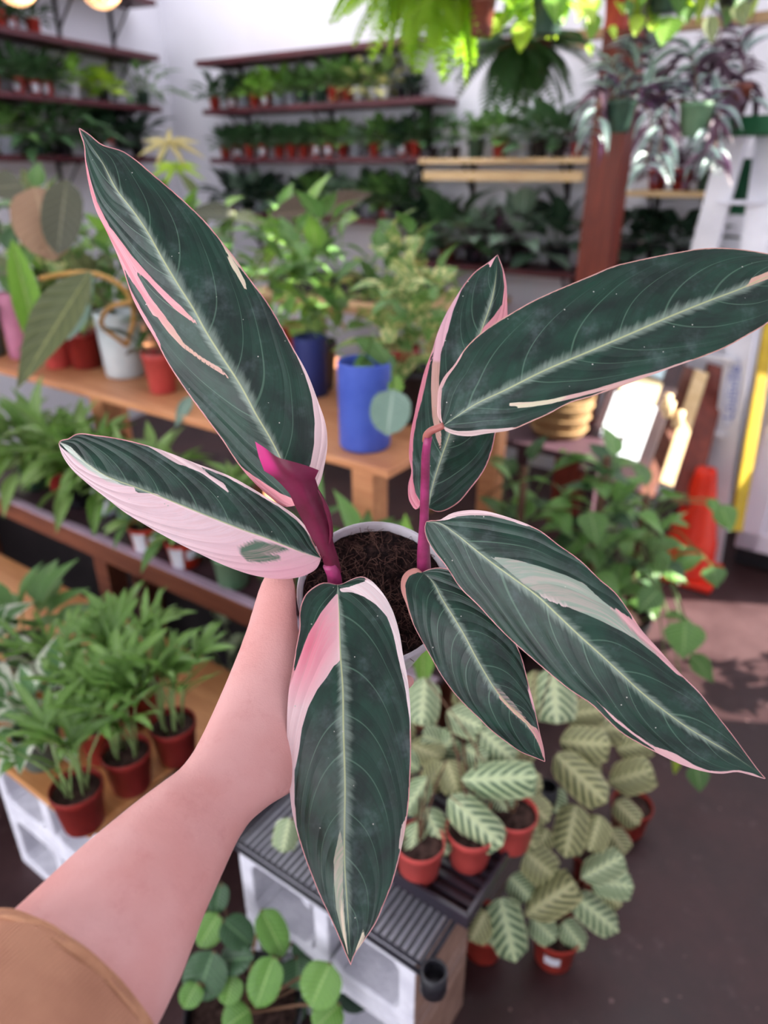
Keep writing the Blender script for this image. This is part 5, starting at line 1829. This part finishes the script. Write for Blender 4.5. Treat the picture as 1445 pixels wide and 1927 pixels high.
ZT = 0.416
ta0, ta1, tb0, tb1 = .305, .56, .672, .965
tray = thing('plant_tray', 'black ribbed plastic tray of chevron plants on the wire rack', 'tray', AB((ta0 + ta1) / 2, (tb0 + tb1) / 2, ZT))
ha, hb = (ta1 - ta0) / 2, (tb1 - tb0) / 2
M_TRAY = pm('tray_plastic', (44, 40, 50), (56, 48, 58), .35, .5)
M_TRAYIN = pm('tray_inside', (58, 32, 36), (72, 40, 42), .45, .4)
bb = MB()
bb.box((0, 0, .002), A_ * ha, B_ * hb, Vector((0, 0, .002)))
bb.build('tray_base', M_TRAYIN, tray)
for s in (-1, 1):
    bb = MB()
    bb.box(B_ * hb * s + Vector((0, 0, .014)), A_ * (ha + .004), B_ * .004, Vector((0, 0, .014)))
    bb.build('tray_wall', M_TRAY, tray, bevel=.001)
    bb = MB()
    bb.box(A_ * ha * s + Vector((0, 0, .014)), A_ * .004, B_ * hb, Vector((0, 0, .014)))
    bb.build('tray_wall', M_TRAY, tray, bevel=.001)
bb = MB()
bb.box((0, 0, .004), A_ * (ha - .006), B_ * .005, Vector((0, 0, .004)))
ribm = bb.mesh('rib', M_TRAY)
for k in range(12):
    obj('rib', ribm, tray, B_ * (-hb + .03 + (2 * hb - .05) * k / 11) + Vector((0, 0, .004)))


def cten_plant(label, base, r, h, mat, leaves, group, stick=False):
    root = thing('potted_peacock_plant', label, 'houseplant', base, group)
    add_pot(root, r, h, mat)
    T_ = Vector(root.location) + Vector((0, 0, h * .88))
    for (b0, t0, z0, z1, w, mk) in leaves:
        Bp = P(b0[0], b0[1], z0)
        stalk(root, [T_, (T_ * .5 + Bp * .5) + Vector((0, 0, .02)), Bp], .0015, M_BROWNSTEM, 'stem')
        pxleaf(root, 'oblong', mk, b0, t0, z0, z1, w * 1.08, hint=tocam(Bp) + Vector((0, 0, .15)), droop=.2, fold=.08, arch=.6)
    if stick:
        sticker(root, r, h, CAM - Vector(root.location), .35, .3, .55)
    return root


C1, C2 = 'cten', 'cten_old'
GT, GF = 'chevron plants on the tray', 'chevron plants on the floor'
cten_plant('chevron-leaved plant in coral pot at the front left of the tray', g(788, 1640, ZT + .0125), .042, .078, M_CORAL, [
    ((800, 1520), (842, 1608), 1.20, 1.16, 54, C1), ((786, 1545), (772, 1602), 1.19, 1.15, 42, C1), ((806, 1462), (762, 1524), 1.22, 1.18, 46, C1), ((790, 1450), (750, 1420), 1.25, 1.22, 46, C1), ((840, 1430), (862, 1492), 1.25, 1.22, 52, C2), ((545, 1540), (530, 1606), 1.22, 1.2, 46, C1), ((748, 1325), (758, 1398), 1.36, 1.33, 52, C2), ((770, 1400), (832, 1425), 1.33, 1.30, 50, C2), ((800, 1490), (830, 1440), 1.27, 1.26, 48, C2)], GT)
cten_plant('chevron-leaved plant in coral pot in the middle of the tray', g(882, 1618, ZT + .0125), .042, .078, M_CORAL, [
    ((846, 1498), (946, 1590), 1.19, 1.14, 66, C1), ((868, 1468), (1004, 1460), 1.22, 1.17, 66, C1), ((930, 1494), (958, 1530), 1.24, 1.22, 54, C1), ((870, 1405), (912, 1428), 1.28, 1.25, 48, C1), ((900, 1372), (968, 1430), 1.28, 1.25, 62, C1), ((840, 1340), (902, 1365), 1.30, 1.26, 56, C1), ((860, 1290), (905, 1345), 1.38, 1.35, 50, C2), ((880, 1440), (840, 1480), 1.28, 1.26, 50, C2), ((905, 1500), (880, 1540), 1.26, 1.24, 48, C1)], GT)
cten_plant('chevron-leaved plant in coral pot at the back right of the tray', g(960, 1585, ZT + .0125), .042, .078, M_CORAL, [
    ((985, 1500), (1035, 1545), 1.30, 1.28, 52, C2), ((960, 1470), (1020, 1480), 1.32, 1.3, 50, C2), ((800, 1275), (792, 1362), 1.32, 1.28, 62, C1), ((1008, 1262), (1000, 1342), 1.38, 1.34, 48, C2), ((1040, 1255), (1048, 1358), 1.36, 1.31, 76, C1), ((840, 1400), (800, 1385), 1.34, 1.32, 50, C1), ((815, 1430), (850, 1390), 1.34, 1.32, 54, C1), ((960, 1535), (1012, 1600), 1.33, 1.31, 50, C2), ((940, 1430), (1000, 1400), 1.36, 1.34, 50, C2)], GT)
cten_plant('chevron-leaved plant on the floor with small white sticker on its pot', g(1040, 1800, 0), .050, .09, M_RED, [
    ((988, 1722), (1072, 1664), 1.40, 1.36, 64, C2), ((1086, 1690), (1172, 1758), 1.40, 1.38, 54, C1), ((1000, 1725), (1048, 1772), 1.42, 1.40, 48, C1), ((1060, 1735), (1102, 1790), 1.44, 1.42, 44, C1), ((1094, 1652), (1170, 1612), 1.40, 1.38, 50, C1), ((1110, 1655), (1192, 1668), 1.41, 1.38, 50, C1), ((1120, 1670), (1172, 1705), 1.44, 1.42, 40, C2), ((990, 1604), (1050, 1655), 1.42, 1.40, 64, C2)], GF, True)
cten_plant('chevron-leaved plant on the floor behind the cinder blocks', g(908, 1785, 0), .050, .09, M_RED, [
    ((942, 1690), (972, 1818), 1.37, 1.33, 66, C1), ((915, 1715), (884, 1772), 1.38, 1.36, 52, C2), ((930, 1718), (926, 1784), 1.40, 1.38, 42, C1), ((960, 1650), (1000, 1690), 1.42, 1.40, 46, C1)], GF)
cten_plant('chevron-leaved plant on the floor, tallest of the floor group', g(1110, 1650, 0), .050, .09, M_RED, [
    ((1046, 1420), (1144, 1510), 1.35, 1.30, 64, C2), ((1084, 1515), (1062, 1618), 1.38, 1.36, 60, C2), ((1130, 1535), (1108, 1602), 1.40, 1.38, 52, C2), ((1040, 1480), (1048, 1530), 1.42, 1.40, 44, C1), ((1054, 1395), (1146, 1400), 1.40, 1.36, 64, C2), ((1030, 1560), (1000, 1620), 1.45, 1.44, 40, C2), ((1060, 1345), (1134, 1335), 1.46, 1.43, 54, C2), ((1090, 1365), (1180, 1372), 1.46, 1.43, 56, C2), ((1100, 1450), (1120, 1390), 1.46, 1.44, 48, C2)], GF)
cten_plant('chevron-leaved plant on the floor at the far right of its group', g(1180, 1560, 0), .050, .09, M_RED, [
    ((1146, 1472), (1222, 1448), 1.55, 1.50, 62, C2), ((1158, 1508), (1204, 1552), 1.55, 1.52, 42, C2), ((1146, 1560), (1178, 1606), 1.55, 1.52, 44, C2), ((1160, 1410), (1226, 1395), 1.58, 1.55, 50, C2), ((1130, 1440), (1090, 1460), 1.58, 1.55, 50, C2)], GF)

# ------------------------------------------------------------------ round-leaved plant below the arm
q = G(470, 1985, 0)
hy = thing('potted_rubber_plant', 'glossy round-leaved plant on the floor below the arm', 'houseplant', (q.x, q.y, .0005))
add_pot(hy, .105, .15, M_BLACK)
T = top(hy, .13)
for (b0, t0, z_, w, mk) in [((492, 1712), (536, 1800), 1.22, 58, 'hoya'), ((420, 1732), (474, 1778), 1.26, 60, 'hoya_dark'), ((516, 1800), (478, 1900), 1.18, 66, 'hoya'), ((622, 1812), (582, 1898), 1.18, 82, 'hoya'), ((412, 1810), (470, 1800), 1.24, 58, 'hoya_dark'), ((402, 1790), (366, 1888), 1.22, 86, 'hoya_dark'), ((440, 1835), (424, 1892), 1.22, 50, 'hoya'), ((412, 1720), (372, 1782), 1.27, 58, 'hoya'), ((372, 1850), (345, 1896), 1.2, 46, 'hoya'), ((560, 1800), (560, 1862), 1.27, 66, 'hoya_dark'), ((640, 1890), (590, 1935), 1.18, 64, 'hoya'), ((470, 1900), (420, 1935), 1.2, 62, 'hoya'), ((415, 1660), (404, 1722), 1.3, 42, 'hoya_dark'), ((560, 1760), (600, 1810), 1.3, 60, 'hoya_dark'), ((640, 1830), (690, 1900), 1.3, 70, 'deep'), ((540, 1880), (560, 1930), 1.28, 60, 'hoya_dark')]:
    Bp = P(*b0, z_ + .03)
    stalk(hy, [T, T * .4 + Bp * .6 + Vector((0, 0, .01)), Bp], .0028, M_BROWNSTEM, 'stem')
    pxleaf(hy, 'round', mk, b0, t0, z_ + .03, z_, w, droop=.16, fold=.34, arch=.25)

# ------------------------------------------------------------------ climbing pothos right of the benches
POTHOS = dict(shape='ovate', mat=['pothos', 'mid', 'pothos', 'dark'], L=.095, W=.076, n=46, pet=.8, el0=-35, el1=60, H=.55, spread=.07, droop=.3)
for (u, v, H, n, lab, sd) in ((955, 1230, .54, 60, 'climbing pothos behind the small dark leaf', 81), (1085, 1255, .60, 70, 'tallest climbing pothos left of the traffic cone', 82), (1165, 1225, .44, 50, 'climbing pothos nearest the traffic cone', 83)):
    q = G(u, v, 0)
    o = leafy('climbing_pothos', lab, 'houseplant', (q.x, q.y, .0005), .085, .15, M_BLACK, dict(POTHOS, H=H, n=n), sd, 'climbing pothos on the floor')
    bb = MB()
    bb.tube([Vector((0, 0, .1)), Vector((0, 0, .15 + H))], .012, 8)
    bb.build('moss_pole', M_BROWNSTEM, o, True)
    T = Vector(o.location) + Vector((0, 0, .5))
    if sd == 83:
        for (b0, t0, w, z_, mk) in (((1355, 950), (1378, 1000), 46, 2.3, 'pothos'), ((1338, 938), (1345, 905 + 60), 24, 2.3, 'pothos'), ((1340, 1065), (1348, 1105), 46, 2.2, 'mid'), ((1290, 1168), (1285, 1240), 76, 1.95, 'pothos'), ((1300, 1230), (1345, 1285), 40, 1.95, 'mid'), ((1240, 1110), (1200, 1150), 50, 2.0, 'mid'), ((1310, 1440), (1318, 1490), 42, 1.8, 'mid'), ((1275, 1450), (1268, 1432), 26, 1.8, 'lime')):
            Bp = P(*b0, z_)
            stalk(o, [T, (T + Bp) / 2 + Vector((0, 0, .04)), Bp], .002, M_STEM, 'vine')
            pxleaf(o, 'ovate', mk, b0, t0, z_, z_ - .03, w)

# ------------------------------------------------------------------ hanging plants
def hanger(root, r, h, length=1.0):
    for k in range(3):
        a = k * 2.094 + .4
        b_ = MB()
        b_.tube([Vector((r * math.cos(a), r * math.sin(a), h * .97)), Vector((0, 0, h + .28)), Vector((0, 0, h + .28 + length))], .0012, 4)
        b_.build('hanger_wire', M_CORD, root)


def hang(name, label, u, v, z, r, h, mat, group='hanging plants'):
    q = P(u, v, z)
    root = thing(name, label, 'hanging plant', q, group)
    add_pot(root, r, h, mat)
    hanger(root, r, h, max(.1, 2.9 - (q.z + h + .28)))
    return root


def fernset(root, fr, n, L, h, seed, el=(-.5, .7), spread=None):
    rr_ = random.Random(seed)
    for i in range(n):
        place(root, fr[i % len(fr)], (0, 0, h * .9), (i * 2.4 + rr_.uniform(-.3, .3)) if spread is None else rr_.uniform(*spread), L * rr_.uniform(.75, 1.1), rr_.uniform(*el))


f1 = hang('hanging_fern', 'sunlit lime fern hanging left of the brown pot', 806, 0, 2.05, .07, .11, M_GREENPOT)
fernset(f1, FERNS, 60, .34, .11, 1, (-.9, .6))
f2 = hang('hanging_fern', 'lime fern hanging in a slanting red-brown pot', 905, 68, 1.95, .036, .085, M_BROWNPOT)
fernset(f2, FERNS, 24, .26, .085, 2, (.2, 1.0))
ph = hang('hanging_philodendron', 'lime heart-leaved philodendron hanging in a green pot', 1028, 66, 1.98, .045, .085, M_GREENPOT)
leafset(ph, dict(shape='ovate', mat=['lime', 'bright', 'lime'], L=.085, W=.06, n=34, pet=.8, el0=-60, el1=60, H=.06, spread=.04), .09, 91)
for (b0, t0, w) in (((948, 22), (920, 72), 34), ((985, 42), (978, 98), 42), ((965, 15), (960, 40), 22), ((975, -5), (1000, 10), 40), ((1110, 0), (1085, 40), 30), ((1125, -5), (1105, 45), 26)):
    Bp = P(*b0, 2.05)
    stalk(ph, [Vector(ph.location) + Vector((0, 0, .09)), Bp + Vector((0, 0, .03)), Bp], .002, M_STEM, 'vine')
    pxleaf(ph, 'ovate', 'lime', b0, t0, 2.05, 2.02, w, droop=.05)
f3 = hang('hanging_fern', 'dark fern in brown pot hanging below the lime fern', 958, 128, 2.6, .045, .09, M_BROWNPOT)
fernset(f3, FERNSD, 26, .30, .09, 3, (-.8, .3))
f4 = hang('hanging_fern', 'dark fern in brown pot hanging below the green pot', 1008, 140, 2.6, .048, .10, M_BROWNPOT)
fernset(f4, FERNSD, 26, .26, .10, 4, (-.9, .3))
f5 = hang('hanging_pothos', 'lime pothos hanging in the salmon pot above the post', 1160, 55, 2.2, .045, .10, M_CORAL)
leafset(f5, dict(shape='ovate', mat=['lime', 'bright', 'mid'], L=.07, W=.05, n=26, pet=.7, el0=-70, el1=50, H=.05, spread=.05), .09, 92)
f6 = hang('hanging_pothos', 'yellow-green pothos trailing from the top right, left of its twin', 1250, 25, 2.2, .06, .11, M_GREENPOT)
leafset(f6, dict(shape='ovate', mat=['mid', 'bright', 'lime', 'olive'], L=.09, W=.065, n=36, pet=.7, el0=-75, el1=50, H=.05, spread=.06), .1, 93)
f7 = hang('hanging_pothos', 'olive green pothos trailing from the top right corner', 1385, 10, 2.2, .06, .11, M_BLACK)
leafset(f7, dict(shape='ovate', mat=['mid', 'olive', 'dark', 'lime'], L=.085, W=.062, n=40, pet=.8, el0=-75, el1=40, H=.05, spread=.06), .1, 94)
for (b0, t0, w, mk) in (((1200, 28), (1195, 68), 30, 'lime'), ((1262, 30), (1245, 85), 54, 'bright'), ((1232, 40), (1225, 58), 26, 'lime'), ((1390, 5), (1400, 48), 38, 'olive'), ((1335, 30), (1340, 82), 30, 'olive'), ((1150, 48), (1158, 75), 16, 'lime'), ((1108, 82), (1112, 105), 14, 'lime'), ((1300, 5), (1290, 45), 30, 'mid')):
    pxleaf(f6 if b0[0] < 1320 else f7, 'ovate', mk, b0, t0, 2.15, 2.12, w, droop=.05)


def tradescantia(label, u, v, z, r, h, mat, vines, mk, seed):
    root = hang('hanging_tradescantia', label, u, v, z, r, h, mat, 'hanging tradescantia')
    rr_ = random.Random(seed)
    T_ = Vector(root.location) + Vector((0, 0, h * .9))
    for pts in vines:
        W = [P(*q) for q in spline([list(p) + [z - .05] if len(p) == 2 else p for p in pts], 9)]
        vn = stalk(root, [T_] + W, .0032, M_BROWNSTEM, 'vine')
        for i in range(1, 9):
            d = (W[i] - W[i - 1]).normalized()
            for s in (-1, 1):
                sd_ = (RT * s * rr_.uniform(.5, 1.1) + d * .7 + Vector((0, 0, rr_.uniform(-.3, .4))) + FW * rr_.uniform(-.6, .6)).normalized()
                L = rr_.uniform(.07, .115)
                m_ = mk[rr_.randrange(len(mk))]
                lf = leaf_at(vn, leaf_mesh('lance', m_, .5, .3), W[i] - Vector(root.location), W[i] - Vector(root.location) + sd_ * L, L * .30, Vector((0, 0, 1)) + tocam(W[i]) * .4)
    return root


tradescantia('silver tradescantia trailing from the green pot before the red post', 1162, 250, 2.35, .05, .095, M_GREENPOT, [[(1170, 190), (1210, 180), (1230, 150), (1225, 95)], [(1160, 195), (1140, 170), (1125, 200), (1118, 250)], [(1180, 195), (1215, 200), (1225, 250), (1215, 310)], [(1170, 190), (1190, 150), (1200, 110), (1215, 70)], [(1150, 195), (1165, 160), (1150, 120)], [(1190, 200), (1240, 180), (1265, 165)]], ['silver', 'silver', 'silver', 'purple'], 5)
tradescantia('silver and purple tradescantia in grey-green pot right of the post', 1302, 258, 2.35, .055, .10, M_SAGEPOT, [[(1300, 195), (1325, 200), (1335, 250), (1325, 290)], [(1290, 195), (1262, 190), (1250, 230), (1240, 290)], [(1305, 190), (1310, 150), (1300, 100)], [(1310, 195), (1345, 190), (1350, 250), (1340, 300)], [(1290, 190), (1270, 160), (1250, 140)]], ['silver', 'purple', 'silver'], 6)
tradescantia('dark purple tradescantia hanging beside the ladder top', 1378, 215, 2.5, .05, .09, M_BROWNPOT, [[(1380, 160), (1365, 120), (1350, 80), (1360, 50)], [(1375, 165), (1345, 150), (1325, 130)], [(1385, 160), (1400, 120), (1390, 70)], [(1385, 165), (1405, 160), (1412, 190)], [(1370, 165), (1350, 190), (1345, 230)]], ['purple', 'purple', 'purple', 'silver'], 7)

# ------------------------------------------------------------------ bulbs
M_GLASS = NT('amber_glass')
_g = M_GLASS.n('ShaderNodeBsdfGlass')
_g.inputs['Color'].default_value = (1.0, .72, .48, 1)
_g.inputs['Roughness'].default_value = .02
_g.inputs['IOR'].default_value = 1.2
M_GLASS.l(_g.outputs[0], M_GLASS.out.inputs[0])
M_GLASS = M_GLASS.m
M_FIL = pm('glowing_filament', (255, 190, 110), (255, 200, 130), emis=((1.0, .62, .25), 9.0))
for (u, v, lab) in ((187, -32, 'glowing amber globe bulb at the top edge, right of its twin'), (28, -38, 'glowing amber globe bulb in the top left corner')):
    q = P(u, v, 1.9)
    bu = thing('light_bulb', lab, 'light bulb', q, 'globe bulbs')
    bb = MB()
    pr = [(.0025, -.0600)] + [(.06 * math.sin(a), -.06 * math.cos(a)) for a in [math.pi * k / 14 for k in range(1, 12)]] + [(.019, .068), (.0165, .078)]
    bb.lathe(pr, 28)
    bb.build('globe', M_GLASS, bu, True)
    bb = MB()
    bb.lathe([(.017, .074), (.020, .076), (.020, .115), (.008, .125)], 16)
    bb.build('socket', M_BRASS, bu, True)
    for k in range(5):
        a = k * 1.2566
        bb = MB()
        bb.tube([Vector((.005 * math.cos(a), .005 * math.sin(a), .05)), Vector((.020 * math.cos(a + .4), .020 * math.sin(a + .4), -.028)), Vector((.005 * math.cos(a + .8), .005 * math.sin(a + .8), .045))], .0012, 5)
        bb.build('filament', M_FIL, bu)
    bb = MB()
    bb.tube([Vector((0, 0, .12)), Vector((0, 0, 2.95 - q.z))], .003, 6)
    bb.build('cord', M_CORD, bu)

# ------------------------------------------------------------------ right side: ladder, cabinet, cone, leaning boards
def bar(bb_, p, q, wdir, w, t_, loc):
    """box from p to q with half width w along wdir and half thickness t_"""
    p, q = Vector(p) - loc, Vector(q) - loc
    y = (q - p).normalized()
    x = (wdir - y * wdir.dot(y)).normalized()
    z = y.cross(x)
    bb_.box((p + q) / 2, x * w, y * ((q - p).length / 2), z * t_)


LRt, LRb = P(1450, 249, 2.5), G(1330, 1062, 0)
LLt, LLb = P(1382, 249, 2.52), G(1180, 1010, 0)
lad = thing('step_ladder', 'aluminium step ladder with green top cap at the right edge', 'ladder', (LRb + LLb) / 2)
ll = Vector(lad.location)
side = (LRb - LLb).normalized()
for pt, pbm in ((LRt, LRb), (LLt, LLb)):
    bb = MB()
    bar(bb, pbm + Vector((0, 0, .004)), pt, side, .046, .002, ll)
    fwd = (pt - pbm).cross(side).normalized()
    o_ = fwd * .012
    bar(bb, pbm + side * .046 + o_ + Vector((0, 0, .004)), pt + side * .046 + o_, fwd, .014, .0015, ll)
    bar(bb, pbm - side * .046 + o_ + Vector((0, 0, .004)), pt - side * .046 + o_, fwd, .014, .0015, ll)
    bb.build('side_rail', M_ALU, lad)
for k in (.16, .34, .52, .70, .86):
    bb = MB()
    bar(bb, LLb.lerp(LLt, k), LRb.lerp(LRt, k), B_, .045, .006, ll)
    bb.build('step', M_ALU, lad)
back = B_ * .38
for pt, pbm in ((LRt, LRb), (LLt, LLb)):
    bb = MB()
    bar(bb, pbm + back + Vector((0, 0, .004)), pt + B_ * .06, side, .014, .010, ll)
    bb.build('rear_leg', M_ALU, lad)
mid_t = (LRt + LLt) / 2
bb = MB()
bb.box(mid_t - ll + Vector((0, 0, .02)) + B_ * .03, side * ((LRt - LLt).length / 2 + .04), B_ * .075, Vector((0, 0, .032)))
bb.build('top_cap', M_GREENCAP, lad, bevel=.008)
bb = MB()
mm = LLt.lerp(LLb, .10).lerp(LRt.lerp(LRb, .10), .5)
bar(bb, LLt.lerp(LLb, .05) + B_ * .05 + side * .03, LLt.lerp(LLb, .17) + B_ * .07 + side * .05, side, .001, .001, ll)
c_ = LLt.lerp(LLb, .11).lerp(LRt.lerp(LRb, .11), .55) + B_ * .08
bb.box(c_ - ll, side * .055, B_ * .003, Vector((0, 0, .095)))
bb.build('back_panel', M_GREENCAP, lad)
# oval maker's label with blue lettering on the right rail
lp = LRb.lerp(LRt, (LRb.z * 0 + 0.44))
up_r = (LRt - LRb).normalized()
fr_n = side.cross(up_r).normalized()
if fr_n.dot(CAM - lp) < 0:
    fr_n = -fr_n
sgn_x = up_r.cross(-fr_n)
LM4 = Matrix(((up_r.x, (fr_n.cross(up_r)).x, fr_n.x, 0), (up_r.y, (fr_n.cross(up_r)).y, fr_n.y, 0), (up_r.z, (fr_n.cross(up_r)).z, fr_n.z, 0), (0, 0, 0, 1)))
vs, fs = [], []
for k in range(28):
    a = 2 * math.pi * k / 28
    vs.append(Vector((.135 * math.cos(a), .028 * math.sin(a), 0)))
fs.append(tuple(range(28)))
lab_o = obj('maker_label', mesh_from('maker_label', vs, fs, pm('label_white', (236, 236, 246), (228, 228, 240), .5, .3)), lad)
lab_o.matrix_basis = Matrix.Translation(lp + fr_n * .0045 - ll) @ LM4
M_BLUEINK = pm('blue_ink', (54, 84, 186), (46, 74, 176), .5, .3)
ring = MB()
vs2 = []
for rr2 in (1.0, .9):
    for k in range(36):
        a = 2 * math.pi * k / 36
        vs2.append(Vector((.133 * math.cos(a) * (1 if rr2 == 1 else .985), .0272 * math.sin(a) * rr2, 0)))
ring.add(vs2, [(k, (k + 1) % 36, 36 + (k + 1) % 36, 36 + k) for k in range(36)])
ro = ring.build('label_border', M_BLUEINK, lad)
ro.matrix_basis = Matrix.Translation(lp + fr_n * .0055 - ll) @ LM4
cu = bpy.data.curves.new('lettering', 'FONT')
cu.body = 'Louisville'
cu.size = .056
cu.align_x = 'CENTER'
cu.align_y = 'CENTER'
cu.extrude = .0003
cu.materials.append(M_BLUEINK)
ftmp = bpy.data.objects.new('lettering_tmp', cu)
COL.objects.link(ftmp)
fme = bpy.data.meshes.new_from_object(ftmp.evaluated_get(bpy.context.evaluated_depsgraph_get()))
bpy.data.objects.remove(ftmp)
fo_ = obj('lettering', fme, lad)
fo_['kind'] = 'stuff'
fo_.matrix_basis = Matrix.Translation(lp + fr_n * .0056 - ll) @ LM4

# white cabinet
cb0 = G(1372, 1062, 0)
cdir = (-A_)
cab = thing('cabinet', 'white panelled cabinet door unit at the right edge', 'cabinet', cb0 + cdir * .3)
hC = 0.62
bb = MB()
bb.box(B_ * .2 + Vector((0, 0, .09 + hC / 2)), cdir * .3, B_ * .2, Vector((0, 0, hC / 2)))
bb.build('body', M_CABINET, cab, bevel=.006)
bb = MB()
bb.box(B_ * .22 + Vector((0, 0, .045)), cdir * .29, B_ * .18, Vector((0, 0, .045)))
bb.build('plinth', M_BLACK, cab)
dr = MB()
dz = .09 + hC / 2
dr.box(Vector((0, 0, dz)) - B_ * .009, cdir * .295, B_ * .008, Vector((0, 0, hC / 2 - .004)))
door = dr.build('door', M_CABINET, cab, bevel=.003)
for (c_, hx, hz) in ((Vector((0, 0, dz + hC / 2 - .05)), .29, .04), (Vector((0, 0, dz - hC / 2 + .05)), .29, .04), (cdir * -.25 + Vector((0, 0, dz)), .04, hC / 2 - .01), (cdir * .25 + Vector((0, 0, dz)), .04, hC / 2 - .01)):
    fb = MB()
    fb.box(c_ - B_ * .022, cdir * hx, B_ * .006, Vector((0, 0, hz)))
    fb.build('door_frame', M_CABINET, door, bevel=.004)
# traffic cone
qc = G(1288, 1078, 0)
hcone = 0.46
cone = thing('traffic_cone', 'bright orange-red traffic cone standing before the ladder', 'traffic cone', (qc.x, qc.y, .0005))
bb = MB()
bb.box((0, 0, .012), A_ * .125, B_ * .125, Vector((0, 0, .012)))
bb.build('base', M_CONE, cone, bevel=.01)
bb = MB()
bb.lathe([(.105, .022), (.098, .03), (.094, .16), (.088, .17), (.040, hcone - .02), (.036, hcone), (.030, hcone), (.030, hcone - .03)], 32)
bb.build('cone', M_CONE, cone, True)


def lean(name, label, cat, t0, t1, z0, z1, wpx, th, mat, group='boards leaning by the ladder'):
    p0, p1 = P(*t0, z0), P(*t1, z1)
    root = thing(name, label, cat, p1, group)
    b_ = MB()
    w = wpx * (z0 + z1) / 2 / FPX / 2
    bar(b_, p0, p1, RT, w, th, p1)
    b_.build('board', mat, root, bevel=.002)
    return root, p0, p1, w


r_, p0, p1, w = lean('picture_frame', 'dark picture frame with white and cream paper, leaning behind the pothos', 'picture frame', (1245, 630), (1145, 905), 2.72, 2.62, 118, .012, M_DARKFRAME)
for (k0, k1, wx, mt, nm) in ((.03, .28, .36, pm('cyan_white_paper', (214, 236, 240), (204, 228, 234), .3, .4), 'paper'), (.30, .45, .40, pm('cream_paper', (232, 210, 166), (224, 200, 156), .5, .3), 'paper'), (.46, .86, .46, pm('white_sheet', (232, 238, 242), (222, 230, 236), .3, .4), 'paper')):
    b_ = MB()
    a_, c_ = p0.lerp(p1, k0), p0.lerp(p1, k1)
    nn = (p1 - p0).cross(RT).normalized()
    if nn.dot(CAM - p0) < 0:
        nn = -nn
    bar(b_, a_ + nn * .013 - RT * .01, c_ + nn * .013 - RT * .01, RT, w * wx * 1.5, .001, p1)
    b_.build(nm, mt, r_)
lean('leaning_board', 'dark red board leaning right of the picture frame', 'board', (1290, 690), (1205, 930), 2.80, 2.70, 46, .010, M_REDWOOD)
lean('leaning_board', 'pale wooden lath leaning between dark red boards', 'board', (1320, 700), (1252, 912), 2.74, 2.64, 26, .008, M_PINE)
lean('leaning_board', 'dark red-brown board leaning beside the traffic cone', 'board', (1352, 690), (1285, 950), 2.86, 2.76, 44, .010, M_POST)
lean('leaning_board', 'mustard yellow board standing between ladder and white cabinet', 'board', (1452, 590), (1384, 1000), 2.62, 2.62, 22, .010, M_YELLOW)
# wooden pegs hung before the boards
for k, (u, v) in enumerate(((1254, 757), (1259, 770), (1277, 788))):
    pg = thing('wooden_peg', ['upper', 'middle', 'lower'][k] + ' pale wooden peg of three on the leaning dark boards', 'peg', P(u, v, 2.55), 'pale wooden pegs')
    bb = MB()
    d_ = (P(u - 5, v + 16, 2.55) - P(u, v, 2.55))
    bb.tube([-d_, -d_ * .9, d_ * .9, d_], [.006, .016, .016, .006], 12)
    bb.build('peg', M_PINE, pg, True)
# wicker basket on a dark low stand
qb = V(1050, 815, B_, 2.45)
bk = thing('wicker_basket', 'tan wicker basket under the large upper right leaf', 'basket', qb)
bb = MB()
bb.lathe([(.085, 0), (.095, .01), (.115, .14), (.118, .15), (.110, .15), (.09, .02)], 28)
bb.build('basket', M_WICKER, bk, True)
for k in range(3):
    bb = MB()
    zz = .03 + .045 * k
    rr3 = .097 + .018 * zz / .14
    bb.tube([Vector((rr3 * math.cos(a), rr3 * math.sin(a), zz)) for a in [2 * math.pi * q_ / 28 for q_ in range(29)]], .006, 6, False)
    bb.build('weave_band', M_WICKER, bk, True)
st = thing('low_stand', 'dark low stand under the wicker basket', 'stand', AB(qb.dot(A_), 2.45, 0))
bb = MB()
bb.box((0, 0, qb.z - .012), A_ * .22, B_ * .18, Vector((0, 0, .0115)))
bb.build('stand_top', M_DARKTOP, st)
for sa in (-1, 1):
    for sb in (-1, 1):
        bb = MB()
        bb.box(A_ * .2 * sa + B_ * .16 * sb + Vector((0, 0, (qb.z - .024) / 2)), A_ * .018, B_ * .018, Vector((0, 0, (qb.z - .024) / 2)))
        bb.build('leg', M_DARKTOP, st)

# added shrub, out of view at the right window, breaking up the sunlight
leafy('dapple_shrub', 'unseen shrub in a black pot, added at the window to dapple the sunlight', 'houseplant', AB(-.42, 2.42, .0005), .11, .2, M_BLACK, dict(shape='ovate', mat=['mid', 'dark'], L=.10, W=.07, n=110, pet=.9, el0=-40, el1=80, H=.75, spread=.1), 99)
